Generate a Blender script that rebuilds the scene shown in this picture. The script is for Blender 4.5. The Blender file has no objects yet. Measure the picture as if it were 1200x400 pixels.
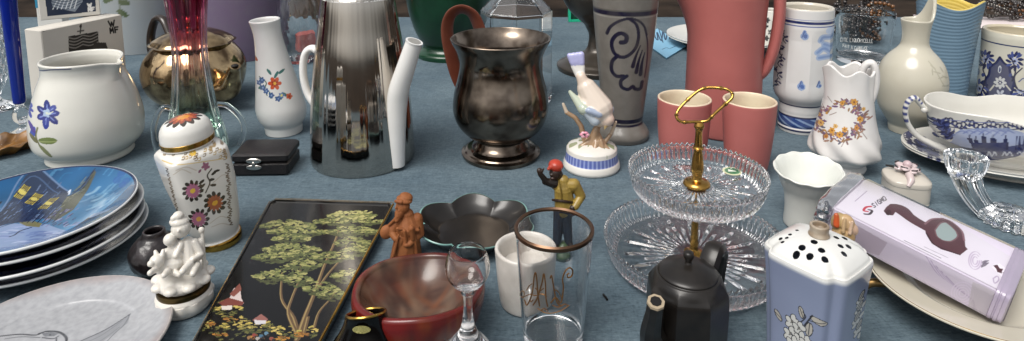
EXPOSURE = 0.36
import bpy, math, random
import numpy as np
from mathutils import Vector
random.seed(7); RNG = np.random.default_rng(7)
PI = math.pi
scene = bpy.context.scene
COL = scene.collection
# ------------------------------------------------------------------ camera model (photo 1200 x 400)
F, CY, H = 740.0, -20.0, 0.31
PT = math.radians(8.0)
SP, CP = math.sin(PT), math.cos(PT)
def ray(px, py):
    a, b = (px-600)/F, (CY-py)/F
    return np.array([a, CP+b*SP, -SP+b*CP])
def at(px, py, z=0.0):
    d = ray(px, py); t = (z-H)/d[2]
    return np.array([d[0]*t, d[1]*t, z])
def project(P):
    P = np.asarray(P, float); dx, dy, dz = P[..., 0], P[..., 1], P[..., 2]-H
    dep = dy*CP-dz*SP; up = dy*SP+dz*CP
    return 600+F*dx/dep, CY-F*up/dep, dep
def lin(c):
    if isinstance(c, str):
        c = c.lstrip('#'); c = [int(c[i:i+2], 16)/255 for i in (0, 2, 4)]
        return np.array([x/12.92 if x <= .04045 else ((x+.055)/1.055)**2.4 for x in c])
    return np.array(c, float)
# ------------------------------------------------------------------ materials
def nodes(name):
    m = bpy.data.materials.new(name); m.use_nodes = True
    return m, m.node_tree.nodes, m.node_tree.links, m.node_tree.nodes['Principled BSDF']
def mat(name, col='#cccccc', rough=.3, metal=0, coat=0, trans=0, ior=1.45, spec=.5, vcol=False, noise=None, tint=None, bump=None, rnoise=None, stretch=(1, 1, 1), sss=0, detail=4):
    m, N, L, b = nodes(name)
    c = lin(col)
    b.inputs['Roughness'].default_value = rough
    b.inputs['Metallic'].default_value = metal
    b.inputs['Coat Weight'].default_value = coat
    b.inputs['Coat Roughness'].default_value = .05
    b.inputs['Transmission Weight'].default_value = trans
    b.inputs['IOR'].default_value = ior
    b.inputs['Specular IOR Level'].default_value = spec
    b.inputs['Base Color'].default_value = (*c, 1)
    if sss:
        b.inputs['Subsurface Weight'].default_value = sss
        b.inputs['Subsurface Radius'].default_value = (.004, .003, .002)
    tc = N.new('ShaderNodeTexCoord'); mp = N.new('ShaderNodeMapping'); mp.inputs['Scale'].default_value = stretch
    L.new(tc.outputs['Object'], mp.inputs['Vector'])
    out = None
    if vcol:
        a = N.new('ShaderNodeAttribute'); a.attribute_name = 'Col'; out = a.outputs['Color']
    if noise:
        sc, amt = noise
        n = N.new('ShaderNodeTexNoise'); n.inputs['Scale'].default_value = sc; n.inputs['Detail'].default_value = detail
        L.new(mp.outputs[0], n.inputs['Vector'])
        r = N.new('ShaderNodeValToRGB'); r.color_ramp.elements[0].position = .35; r.color_ramp.elements[1].position = .68
        L.new(n.outputs['Fac'], r.inputs['Fac'])
        mx = N.new('ShaderNodeMix'); mx.data_type = 'RGBA'
        mul = N.new('ShaderNodeMath'); mul.operation = 'MULTIPLY'; mul.inputs[1].default_value = amt
        L.new(r.outputs['Color'], mul.inputs[0]); L.new(mul.outputs[0], mx.inputs['Factor'])
        if out is not None: L.new(out, mx.inputs['A'])
        else: mx.inputs['A'].default_value = (*c, 1)
        t = lin(tint) if tint is not None else c*.5
        mx.inputs['B'].default_value = (*t, 1)
        out = mx.outputs['Result']
    if out is not None: L.new(out, b.inputs['Base Color'])
    if rnoise:
        n = N.new('ShaderNodeTexNoise'); n.inputs['Scale'].default_value = rnoise[0]; n.inputs['Detail'].default_value = 3
        L.new(mp.outputs[0], n.inputs['Vector'])
        r = N.new('ShaderNodeMapRange'); r.inputs['From Min'].default_value = .3; r.inputs['From Max'].default_value = .7
        r.inputs['To Min'].default_value = rough; r.inputs['To Max'].default_value = rnoise[1]
        L.new(n.outputs['Fac'], r.inputs['Value']); L.new(r.outputs['Result'], b.inputs['Roughness'])
    if bump:
        n = N.new('ShaderNodeTexNoise'); n.inputs['Scale'].default_value = bump[0]; n.inputs['Detail'].default_value = 3
        L.new(mp.outputs[0], n.inputs['Vector'])
        bp = N.new('ShaderNodeBump'); bp.inputs['Strength'].default_value = bump[1]; bp.inputs['Distance'].default_value = .001
        L.new(n.outputs['Fac'], bp.inputs['Height']); L.new(bp.outputs[0], b.inputs['Normal'])
    return m
def glaze(name, rough=.18, noise=None, tint=None, bump=None, coat=.3, metal=0, rnoise=None):
    return mat(name, vcol=True, rough=rough, coat=coat, noise=noise, tint=tint, bump=bump, metal=metal, rnoise=rnoise)
MAT = {}
def glass_mat(name, col=(1, 1, 1), ior=1.5, rough=0.0, ramp=None):
    m, N, L, b = nodes(name)
    b.inputs['Transmission Weight'].default_value = 1; b.inputs['Roughness'].default_value = rough
    b.inputs['IOR'].default_value = ior; b.inputs['Base Color'].default_value = (*col, 1)
    if ramp:
        tc = N.new('ShaderNodeTexCoord'); sp = N.new('ShaderNodeSeparateXYZ'); L.new(tc.outputs['Object'], sp.inputs[0])
        mr = N.new('ShaderNodeMapRange'); mr.inputs['From Max'].default_value = ramp[0]
        L.new(sp.outputs['Z'], mr.inputs['Value'])
        r = N.new('ShaderNodeValToRGB'); L.new(mr.outputs['Result'], r.inputs['Fac'])
        els = r.color_ramp.elements
        for i, (p, c) in enumerate(ramp[1]):
            e = els[i] if i < 2 else els.new(p)
            e.position = p; e.color = (*lin(c), 1)
        L.new(r.outputs['Color'], b.inputs['Base Color'])
    return m
def film_mat(name, tintc, gl=.12):
    m, N, L, b = nodes(name)
    N.remove(b); out = N['Material Output']
    tr = N.new('ShaderNodeBsdfTransparent'); tr.inputs[0].default_value = (*tintc, 1)
    gs = N.new('ShaderNodeBsdfGlossy'); gs.inputs['Roughness'].default_value = .06
    lw = N.new('ShaderNodeLayerWeight'); lw.inputs[0].default_value = gl
    n = N.new('ShaderNodeTexNoise'); n.inputs['Scale'].default_value = 60
    bp = N.new('ShaderNodeBump'); bp.inputs['Strength'].default_value = .1; bp.inputs['Distance'].default_value = .002
    L.new(n.outputs['Fac'], bp.inputs['Height']); L.new(bp.outputs[0], gs.inputs['Normal'])
    mx = N.new('ShaderNodeMixShader'); L.new(lw.outputs['Fresnel'], mx.inputs[0]); L.new(tr.outputs[0], mx.inputs[1]); L.new(gs.outputs[0], mx.inputs[2])
    L.new(mx.outputs[0], out.inputs['Surface'])
    return m
# ------------------------------------------------------------------ mesh tools
def mk(name, V, F_, m, parent=None, cols=None, smooth=True, angle=42):
    """V (n,3) array, F_ list of index arrays (k,c) or lists -> one linked mesh object"""
    me = bpy.data.meshes.new(name)
    V = np.asarray(V, np.float32)
    arrs = [np.asarray(f, np.int32) for f in F_]
    loops = np.concatenate([a.ravel() for a in arrs])
    tot = np.concatenate([np.full(len(a), a.shape[1], np.int32) for a in arrs])
    start = np.concatenate([[0], np.cumsum(tot)[:-1]]).astype(np.int32)
    me.vertices.add(len(V)); me.vertices.foreach_set('co', V.ravel())
    me.loops.add(len(loops)); me.loops.foreach_set('vertex_index', loops)
    me.polygons.add(len(tot)); me.polygons.foreach_set('loop_start', start); me.polygons.foreach_set('loop_total', tot)
    me.update(calc_edges=True); me.validate()
    me.polygons.foreach_set('use_smooth', np.full(len(me.polygons), smooth))
    if smooth and angle < 180: me.set_sharp_from_angle(angle=math.radians(angle))
    if cols is not None:
        at_ = me.color_attributes.new('Col', 'FLOAT_COLOR', 'POINT')
        c4 = np.ones((len(V), 4), np.float32); c4[:, :3] = cols
        at_.data.foreach_set('color', c4.ravel())
    me.materials.append(m)
    o = bpy.data.objects.new(name, me); COL.objects.link(o)
    if parent is not None: o.parent = parent
    return o
class MB:
    """several shapes gathered into one mesh"""
    def __init__(s): s.V, s.F, s.n, s.C = [], [], 0, []
    def add(s, V, Fs, col=None):
        V = np.asarray(V, float)
        s.V.append(V); s.F += [np.asarray(f)+s.n for f in Fs]; s.n += len(V)
        s.C.append(np.tile(lin(col) if col is not None else np.array([.8, .8, .8]), (len(V), 1)))
        return s
    def build(s, name, m, parent=None, vc=False, **k):
        return mk(name, np.vstack(s.V), s.F, m, parent, np.vstack(s.C) if vc else None, **k)
def cr(pts, n=6):
    """Catmull-Rom through pts; a doubled point makes a corner"""
    pts = [tuple(map(float, p)) for p in pts]
    runs, cur = [], [pts[0]]
    for p in pts[1:]:
        if p == cur[-1]: runs.append(cur); cur = [p]
        else: cur.append(p)
    runs.append(cur); out = []
    for run in runs:
        P = np.array(run)
        if len(P) < 2: continue
        if len(P) == 2: seg = P[0]+np.linspace(0, 1, n+1)[:, None]*(P[1]-P[0])
        else:
            E = np.vstack([2*P[0]-P[1], P, 2*P[-1]-P[-2]]); seg = []
            for i in range(1, len(E)-2):
                t = np.linspace(0, 1, n, endpoint=False)[:, None]
                a, b, c, d = E[i-1], E[i], E[i+1], E[i+2]
                seg.append(.5*((2*b)+(-a+c)*t+(2*a-5*b+4*c-d)*t*t+(-a+3*b-3*c+d)*t**3))
            seg = np.vstack(seg+[P[-1:]])
        out.append(seg if not out else seg[1:])
    return np.vstack(out)
def dens(rz, n):
    """resample a profile to n evenly spaced rings"""
    d = np.concatenate([[0], np.cumsum(np.hypot(*np.diff(rz, axis=0).T))])
    t = np.linspace(0, d[-1], n)
    return np.stack([np.interp(t, d, rz[:, 0]), np.interp(t, d, rz[:, 1])], 1)
def lathe(rz, seg=64, fn=None, cap=True):
    rz = np.asarray(rz, float); rz[:, 0] = np.maximum(rz[:, 0], 1e-5)
    n = len(rz); th = np.arange(seg)/seg*2*PI
    R = np.repeat(rz[:, 0], seg).reshape(n, seg); Z = np.repeat(rz[:, 1], seg).reshape(n, seg)
    T_ = np.tile(th, (n, 1))
    if fn is not None: R, T_, Z = fn(R, T_, Z)[:3]
    V = np.stack([R*np.cos(T_), R*np.sin(T_), Z], -1).reshape(-1, 3)
    i, j = np.meshgrid(np.arange(n-1), np.arange(seg), indexing='ij'); j2 = (j+1) % seg
    q = np.stack([i*seg+j, i*seg+j2, (i+1)*seg+j2, (i+1)*seg+j], -1).reshape(-1, 4)
    Fs = [q]
    if cap:
        Fs.append(np.arange(seg)[::-1].reshape(1, -1)); Fs.append((np.arange(seg)+(n-1)*seg).reshape(1, -1))
    return V, Fs
def tube(pts, rad, seg=12, flat=1.0, up=(0, 0, 1), smooth=8, caps=True, fn=None):
    """sweep; rad a number or list per point; flat scales the section along 'up' x tangent"""
    P = np.array(pts, float)
    rr = np.full(len(P), rad, float) if np.isscalar(rad) else np.array(rad, float)
    if smooth > 1 and len(P) > 2:
        Q = cr(P, smooth); k = np.linspace(0, len(P)-1, len(Q)); rr = np.interp(k, np.arange(len(P)), rr); P = Q
    Tn = np.gradient(P, axis=0); Tn /= np.linalg.norm(Tn, axis=1)[:, None]+1e-12
    up = np.array(up, float); prev = None; A = []; B = []
    for t in Tn:
        if prev is None:
            a = np.cross(up, t)
            if np.linalg.norm(a) < 1e-3: a = np.cross((1, .1, 0), t)
        else: a = prev-t*np.dot(prev, t)
        a /= np.linalg.norm(a); prev = a; A.append(a); B.append(np.cross(t, a))
    A, B = np.array(A), np.array(B)
    th = np.arange(seg)/seg*2*PI
    mod = np.ones(seg) if fn is None else fn(th)
    V = P[:, None, :]+rr[:, None, None]*(A[:, None, :]*(np.cos(th)*mod)[None, :, None]*flat+B[:, None, :]*(np.sin(th)*mod)[None, :, None])
    n = len(P)
    i, j = np.meshgrid(np.arange(n-1), np.arange(seg), indexing='ij'); j2 = (j+1) % seg
    q = np.stack([i*seg+j, i*seg+j2, (i+1)*seg+j2, (i+1)*seg+j], -1).reshape(-1, 4)
    Fs = [q]
    if caps: Fs += [np.arange(seg)[::-1].reshape(1, -1), (np.arange(seg)+(n-1)*seg).reshape(1, -1)]
    return V.reshape(-1, 3), Fs
def ball(c, r, seg=16, rings=10):
    t = np.linspace(-PI/2, PI/2, rings); r = np.array([r, r, r]) if np.isscalar(r) else np.array(r)
    V, Fs = lathe(np.stack([np.cos(t), np.sin(t)], 1), seg)
    return V*r+np.array(c), Fs
def boxm(c, d, rot=0, bev=0.0):
    x, y, z = np.array(d)/2
    b = min(bev, .45*min(d))
    V = []; Fs = []
    lev = [(-z, b), (-z+b, 0), (z-b, 0), (z, b)] if b > 0 else [(-z, 0), (z, 0)]
    for (zz, ins) in lev:
        X, Y = x-ins, y-ins
        if b > 0: V += [(X, -Y+b, zz), (X, Y-b, zz), (X-b, Y, zz), (-X+b, Y, zz), (-X, Y-b, zz), (-X, -Y+b, zz), (-X+b, -Y, zz), (X-b, -Y, zz)]
        else: V += [(X, -Y, zz), (X, Y, zz), (-X, Y, zz), (-X, -Y, zz)]
    k = 8 if b > 0 else 4; n = len(lev)
    q = [[i*k+j, i*k+(j+1) % k, (i+1)*k+(j+1) % k, (i+1)*k+j] for i in range(n-1) for j in range(k)]
    V = np.array(V); ca, sa = math.cos(rot), math.sin(rot)
    V = np.stack([V[:, 0]*ca-V[:, 1]*sa, V[:, 0]*sa+V[:, 1]*ca, V[:, 2]], 1)+np.array(c)
    return V, [np.array(q), np.arange(k)[::-1].reshape(1, -1), (np.arange(k)+(n-1)*k).reshape(1, -1)]
def grid(P00, P10, P01, nu, nv):
    P00, P10, P01 = map(np.array, (P00, P10, P01))
    u, v = np.meshgrid(np.linspace(0, 1, nu), np.linspace(0, 1, nv), indexing='xy')
    V = P00+u[..., None]*(P10-P00)+v[..., None]*(P01-P00)
    i, j = np.meshgrid(np.arange(nv-1), np.arange(nu-1), indexing='ij')
    q = np.stack([i*nu+j, i*nu+j+1, (i+1)*nu+j+1, (i+1)*nu+j], -1).reshape(-1, 4)
    return V.reshape(-1, 3), [q]
# ------------------------------------------------------------------ things
class T:
    """a thing: an Empty at its base, local -Y towards the viewer, local X to the right"""
    def __init__(s, name, label, cat, cx, by, hw=0, z=0.0, group=None, rot=None, loc=None):
        if loc is None:
            p = at(cx, by, z); c = p.copy()
            for _ in range(3):
                dep = project(c)[2]; r = hw*dep/F*dep/math.hypot(dep, c[0])
                d = np.array([p[0], p[1]])/math.hypot(p[0], p[1])
                c = np.array([p[0]+d[0]*r, p[1]+d[1]*r, z])
                # keep the axis on the asked column
                c[0] += (cx-project(c)[0])*project(c)[2]/F
        else: c = np.array(loc, float)
        s.by = by if loc is None else None; s.loc = c; s.rot = math.atan2(-c[0], c[1]) if rot is None else rot
        e = bpy.data.objects.new(name, None); e.empty_display_size = .02; COL.objects.link(e)
        e.location = c; e.rotation_euler = (0, 0, s.rot); s.e = e
        e['label'] = label; e['category'] = cat
        if group: e['group'] = group
        s.ca, s.sa = math.cos(s.rot), math.sin(s.rot)
        s.dep = project(c)[2]; s.m = s.dep/F; s.tilt(0, 0)
    def tilt(s, ax, ay):
        s.e.rotation_euler = (ax, ay, s.rot)
        s.R = np.array(__import__('mathutils').Euler((ax, ay, s.rot)).to_matrix())
    def loc2(s, P):   # world -> local
        d = np.asarray(P, float)-s.loc
        return d@s.R
    def wor(s, V):
        V = np.asarray(V, float)
        return V@s.R.T+s.loc
    def z(s, py):     # height on the axis that shows at row py
        k = (CY-py)/F; dy = s.loc[1]
        return dy*(k*CP-SP)/(CP+k*SP)+H-s.loc[2]
    def r(s, hw, z):
        dep = project(s.loc+np.array([0, 0, z]))[2]
        return hw*dep/F*dep/math.hypot(dep, s.loc[0])
    def prof(s, L_, n=6, base=True):
        """[(row, half width)] from the bottom up -> (r, z) profile; first row is z = 0"""
        out = []
        rb = float(project(s.loc)[1]); by = s.by if s.by is not None else rb
        for i, (py, hw) in enumerate(L_):
            if base and py > rb-25: py = rb-25+(py-rb+25)*24.3/(25+max(0, by-rb))   # rows of the foot, seen on its front edge, moved to the axis
            z = 0.0 if (i == 0 and base) else s.z(py)
            out.append((s.r(hw, z), z))
        return cr(out, n)
    def lp(s, px, py, y=0.0):   # local point at depth plane y
        d = ray(px, py); o = np.array([0, 0, H])
        O = s.loc2(o); D = d@s.R
        t = (y-O[1])/D[1]
        return O+D*t
    def lz(s, px, py, z):       # local point at height z
        O = s.loc2(np.array([0, 0, H])); D = ray(px, py)@s.R
        return O+D*((z-O[2])/D[2])
    def part(s, name, V, Fs, m, parent=None, cols=None, **k):
        return mk(name, V, Fs, m, parent or s.e, cols, **k)
def shell(outer, t, zf, lipn=4):
    """closed vessel profile: outer wall from the base centre, rounded lip, inner wall down to floor zf"""
    o = np.asarray(outer)
    top = o[-1]
    lip = [(top[0]-t/2+t/2*math.cos(a), top[1]+t/2*math.sin(a)) for a in np.linspace(0, PI, lipn+2)[1:-1]]
    dr = np.gradient(o, axis=0); ln = np.hypot(dr[:, 0], dr[:, 1])+1e-9
    nx, nz = dr[:, 1]/ln, -dr[:, 0]/ln
    inn = np.stack([o[:, 0]-np.abs(nx)*t-.15*t, o[:, 1]-nz*t*.6], 1)[::-1]
    inn = inn[(inn[:, 1] > zf) & (inn[:, 0] > 0)]
    inn[0] = (top[0]-t, top[1])
    r_end = inn[-1, 0]
    floor = [(r_end*k, zf) for k in np.linspace(.96, 0, 16)]
    return np.vstack([[(0, o[0, 1])], o, lip, inn, floor]), len(o)+1
class Canvas:
    """vertex paint in an object's own 2-D coordinates; design points are given as photo pixels and moved onto the surface"""
    def __init__(s, t, V, base, mask=None, mode='front', z=0.0):
        s.t, s.V = t, np.asarray(V); s.c = np.tile(lin(base), (len(V), 1)) if not (isinstance(base, np.ndarray) and base.ndim == 2) else base.copy()
        s.mode, s.zl = mode, z
        s.mask = np.ones(len(V), bool) if mask is None else mask.copy()
        if mode == 'front':
            s.mask &= s.V[:, 1] < np.abs(s.V[:, 0])*.12+.002
            s.A, s.B = s.V[:, 0], s.V[:, 2]
            px, py, _ = project(t.wor(s.V)); s.idx = np.where(s.mask)[0]; s.P = np.stack([px, py], 1)[s.idx]
        else:
            s.A, s.B = s.V[:, 0], s.V[:, 1]; s.idx = np.where(s.mask)[0]
        s.a, s.b = s.A[s.idx], s.B[s.idx]
    def conv(s, pts):
        out = []
        for (x, y) in pts:
            if s.mode == 'front':
                k = np.argmin((s.P[:, 0]-x)**2+(s.P[:, 1]-y)**2)
                # linear correction off the nearest vertex
                out.append((s.a[k]+(x-s.P[k, 0])*s.t.m, s.b[k]-(y-s.P[k, 1])*s.t.m))
            else:
                q = s.t.lz(x, y, s.zl); out.append((q[0], q[1]))
        return np.array(out)
    def blend(s, sel, al, col):
        k = s.idx[sel]; s.c[k] = s.c[k]*(1-al[:, None])+lin(col)*al[:, None]
    def stroke(s, pts, w, col, alpha=1., sm=5, closed=False, taper=None):
        if closed: pts = list(pts)+[pts[0]]
        q = cr(s.conv(pts), sm) if (sm > 1 and len(pts) > 2) else s.conv(pts)
        W = s.t.m*w
        if s.mode != 'front':
            W = w*s.t.m*1.1
        lo, hi = q.min(0)-W, q.max(0)+W
        sel = np.where((s.a > lo[0]) & (s.a < hi[0]) & (s.b > lo[1]) & (s.b < hi[1]))[0]
        if not len(sel): return s
        a, b = s.a[sel], s.b[sel]; best = np.full(len(sel), 9.)
        n = len(q)-1
        for i in range(n):
            p, d = q[i], q[i+1]-q[i]; L2 = d@d+1e-12
            tt = np.clip(((a-p[0])*d[0]+(b-p[1])*d[1])/L2, 0, 1)
            dist = np.hypot(a-p[0]-tt*d[0], b-p[1]-tt*d[1])
            if taper is not None: dist = dist/max(.15, taper[0]+(taper[1]-taper[0])*(i/n))
            best = np.minimum(best, dist)
        al = np.clip((W/2-best)/(s.t.m*.5)+.5, 0, 1)*alpha
        s.blend(sel, al, col); return s
    def fill(s, pts, col, alpha=1., px=True):
        q = s.conv(pts) if px else np.array(pts)
        lo, hi = q.min(0), q.max(0)
        sel = np.where((s.a > lo[0]) & (s.a < hi[0]) & (s.b > lo[1]) & (s.b < hi[1]))[0]
        if not len(sel): return s
        a, b = s.a[sel], s.b[sel]; ins = np.zeros(len(sel), bool)
        for i in range(len(q)):
            x0, y0 = q[i]; x1, y1 = q[(i+1) % len(q)]
            if y0 == y1: continue
            ins ^= ((y0 > b) != (y1 > b)) & (a < (x1-x0)*(b-y0)/(y1-y0)+x0)
        s.blend(sel, ins*float(alpha), col); return s
    def ell(s, x, y, rx, ry, col, rot=0., alpha=1., n=14):
        c, d = math.cos(rot), math.sin(rot)
        ctr = s.conv([(x, y)])[0]
        ex, ey = s.conv([(x+3, y)])[0]-ctr, s.conv([(x, y+3)])[0]-ctr
        if s.mode == 'front': ex = np.array([max(abs(ex[0]), 1.5*s.t.m), 0]); ey = np.array([0, -max(abs(ey[1]), 1.5*s.t.m)])
        M = np.stack([ex, ey], 1)/3
        pts = [(rx*math.cos(t_)*c-ry*math.sin(t_)*d, rx*math.cos(t_)*d+ry*math.sin(t_)*c) for t_ in np.arange(n)/n*2*PI]
        return s.fill([ctr+M@np.array(p) for p in pts], col, alpha, px=False)
    def flower(s, x, y, n, r0, rl, rw, col, rot=0., sq=1., centre=None, rc=1.5):
        for k in range(n):
            a = rot+k*2*PI/n; s.ell(x+r0*math.cos(a), y+r0*math.sin(a)*sq, rl, rw, col, math.atan2(math.sin(a)*sq, math.cos(a)))
        if centre: s.ell(x, y, rc, rc*sq, centre)
        return s
    def leaf(s, x, y, L_, w, ang, col):
        return s.ell(x+L_/2*math.cos(ang), y+L_/2*math.sin(ang), L_/2, w/2, col, ang)
def blob(t, name, prims, vox, m, parent=None, it=4, extra=None):
    """one continuous figure from tapered limbs and ellipsoids; every vertex takes the colour of the nearest one"""
    mb = MB(); data = []
    for p in prims:
        if p[0] == 'cap':
            _, a, b, ra, rb, c = p; a, b = np.array(a, float), np.array(b, float)
            n = max(2, int(np.linalg.norm(b-a)/(min(ra, rb)*.4))+1)
            u = np.linspace(0, 1, n); d = b-a; L_ = np.linalg.norm(d)+1e-9; d = d/L_
            ts = np.linspace(-PI/2, 0, 5); te = np.linspace(0, PI/2, 5)
            zz = np.concatenate([np.sin(ts)*ra, u[1:-1]*L_, L_+np.sin(te)*rb]); rr = np.concatenate([np.cos(ts)*ra, ra+(rb-ra)*u[1:-1], np.cos(te)*rb])
            V, Fs = lathe(np.stack([rr, zz], 1), 12)
            x = np.cross(d, (0, 0, 1.)) if abs(d[2]) < .95 else np.cross(d, (1., 0, 0)); x /= np.linalg.norm(x); y = np.cross(d, x)
            V = a+V[:, :1]*x+V[:, 1:2]*y+V[:, 2:]*d
            mb.add(V, Fs); data.append(('cap', a, b, ra, rb, lin(c)))
        else:
            _, c0, r, rot, c = p; V, Fs = ball((0, 0, 0), r, 16, 12)
            M = np.array(__import__('mathutils').Euler(rot).to_matrix())
            mb.add(V@M.T+np.array(c0), Fs); data.append(('ell', np.array(c0, float), np.array(r, float), M, lin(c)))
    o = mb.build('tmp', m)
    r = o.modifiers.new('r', 'REMESH'); r.mode = 'VOXEL'; r.voxel_size = vox
    sm = o.modifiers.new('s', 'SMOOTH'); sm.iterations = it; sm.factor = .5
    dg = bpy.context.evaluated_depsgraph_get(); dg.update()
    me = bpy.data.meshes.new_from_object(o.evaluated_get(dg))
    bpy.data.objects.remove(o)
    me.name = name
    n = len(me.vertices); V = np.empty(n*3, np.float32); me.vertices.foreach_get('co', V); V = V.reshape(-1, 3).astype(float)
    best = np.full(n, 9e9); col = np.zeros((n, 3))
    for d in data:
        if d[0] == 'cap':
            ab = d[2]-d[1]; tt = np.clip((V-d[1])@ab/(ab@ab+1e-12), 0, 1)
            D = np.linalg.norm(V-d[1]-tt[:, None]*ab, axis=1)-(d[3]+(d[4]-d[3])*tt); c = d[5]
        else:
            q = (V-d[1])@d[3]/d[2]; k = np.linalg.norm(q, axis=1); D = (k-1)*d[2].min(); c = d[4]
        w = D < best; best[w] = D[w]; col[w] = c
    if extra: col = extra(V, col)
    a = me.color_attributes.new('Col', 'FLOAT_COLOR', 'POINT')
    c4 = np.ones((n, 4), np.float32); c4[:, :3] = col; a.data.foreach_set('color', c4.ravel())
    me.polygons.foreach_set('use_smooth', np.ones(len(me.polygons), bool))
    me.materials.clear(); me.materials.append(m)
    o = bpy.data.objects.new(name, me); COL.objects.link(o); o.parent = parent or t.e
    return o
def ang(d): return math.radians(d)
def bump_at(T_, a, w):
    d = (T_-a+PI) % (2*PI)-PI
    return np.exp(-(d/w)**2)
GLYPH = {  # stroke letters on a 4 x 6 cell, y down
 'A': [[(0,6),(2,0),(4,6)],[(1,4),(3,4)]], 'B': [[(0,0),(0,6),(3,6),(4,5),(3,3),(0,3)],[(0,0),(3,0),(3.6,1.5),(3,3)]], 'C': [[(4,1),(3,0),(1,0),(0,1),(0,5),(1,6),(3,6),(4,5)]],
 'D': [[(0,0),(0,6),(3,6),(4,4),(4,2),(3,0),(0,0)]], 'E': [[(4,0),(0,0),(0,6),(4,6)],[(0,3),(3,3)]], 'F': [[(4,0),(0,0),(0,6)],[(0,3),(3,3)]],
 'G': [[(4,1),(3,0),(1,0),(0,1),(0,5),(1,6),(4,6),(4,3),(2.4,3)]], 'I': [[(2,0),(2,6)]], 'L': [[(0,0),(0,6),(4,6)]], 'M': [[(0,6),(.3,0),(2,4),(3.7,0),(4,6)]], 'N': [[(0,6),(0,0),(4,6),(4,0)]],
 'O': [[(1,0),(3,0),(4,1),(4,5),(3,6),(1,6),(0,5),(0,1),(1,0)]], 'Q': [[(1,0),(3,0),(4,1),(4,5),(3,6),(1,6),(0,5),(0,1),(1,0)],[(2.5,4.5),(4,6.4)]], 'R': [[(0,6),(0,0),(3,0),(4,1.5),(3,3),(0,3)],[(2,3),(4,6)]],
 'S': [[(4,.8),(3,0),(1,0),(0,1.4),(1,2.8),(3,3.2),(4,4.6),(3,6),(1,6),(0,5.2)]], 'T': [[(0,0),(4,0)],[(2,0),(2,6)]], 'U': [[(0,0),(0,5),(1,6),(3,6),(4,5),(4,0)]], 'W': [[(-.5,0),(1,6),(2,1.5),(3,6),(4.5,0)]], 'Y': [[(0,0),(2,3),(4,0)],[(2,3),(2,6)]], ' ': []}
def text_strokes(txt, x, y, h, slant=0., w=.8, gap=.55, dirn=(1., 0.)):
    """polylines in pixels; dirn is the baseline direction"""
    out = []; k = h/6; dx, dy = dirn; nx, ny = -dy, dx; adv = 0
    for ch in txt:
        for pl in GLYPH[ch]:
            out.append([(x+(adv+px*k*w+slant*(6-py)*k)*dx+py*k*nx, y+(adv+px*k*w+slant*(6-py)*k)*dy+py*k*ny) for px, py in pl])
        adv += (4*w+gap*4*w)*k
    return out
# ------------------------------------------------------------------ setting, light, camera
cam = bpy.data.cameras.new('camera'); co = bpy.data.objects.new('camera', cam); COL.objects.link(co)
co.location = (0, 0, H); co.rotation_euler = (PI/2-PT, 0, 0)
cam.sensor_width = 36; cam.sensor_fit = 'HORIZONTAL'; cam.lens = 36*F/1200; cam.clip_start = .01; cam.clip_end = 500
cam.shift_y = -(200-CY)/1200
scene.camera = co
w = bpy.data.worlds.new('World'); scene.world = w; w.use_nodes = True
N, L = w.node_tree.nodes, w.node_tree.links
SUN_EL, SUN_AZ = math.radians(58), math.radians(-140)   # azimuth from +Y towards +X
sky = N.new('ShaderNodeTexSky'); sky.sky_type = 'NISHITA'; sky.sun_disc = False
sky.sun_elevation = SUN_EL; sky.sun_rotation = SUN_AZ; sky.air_density = 1; sky.dust_density = 4; sky.ozone_density = 1
hs = N.new('ShaderNodeHueSaturation'); hs.inputs['Saturation'].default_value = .18
L.new(sky.outputs[0], hs.inputs['Color']); L.new(hs.outputs[0], N['Background'].inputs['Color'])
N['Background'].inputs['Strength'].default_value = .12
sl = bpy.data.lights.new('sun', 'SUN'); sl.energy = 1.9; sl.angle = math.radians(34); sl.color = (1, .96, .9)
so = bpy.data.objects.new('sun', sl); COL.objects.link(so)
sd = Vector((math.sin(SUN_AZ)*math.cos(SUN_EL), math.cos(SUN_AZ)*math.cos(SUN_EL), math.sin(SUN_EL)))
so.rotation_euler = sd.to_track_quat('Z', 'Y').to_euler()
scene.view_settings.view_transform = 'Standard'; scene.view_settings.look = 'None'
scene.view_settings.exposure = EXPOSURE; scene.view_settings.gamma = 1
scene.cycles.max_bounces = 20; scene.cycles.transmission_bounces = 18; scene.cycles.transparent_max_bounces = 16; scene.cycles.glossy_bounces = 8
scene.cycles.use_denoising = True

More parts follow.
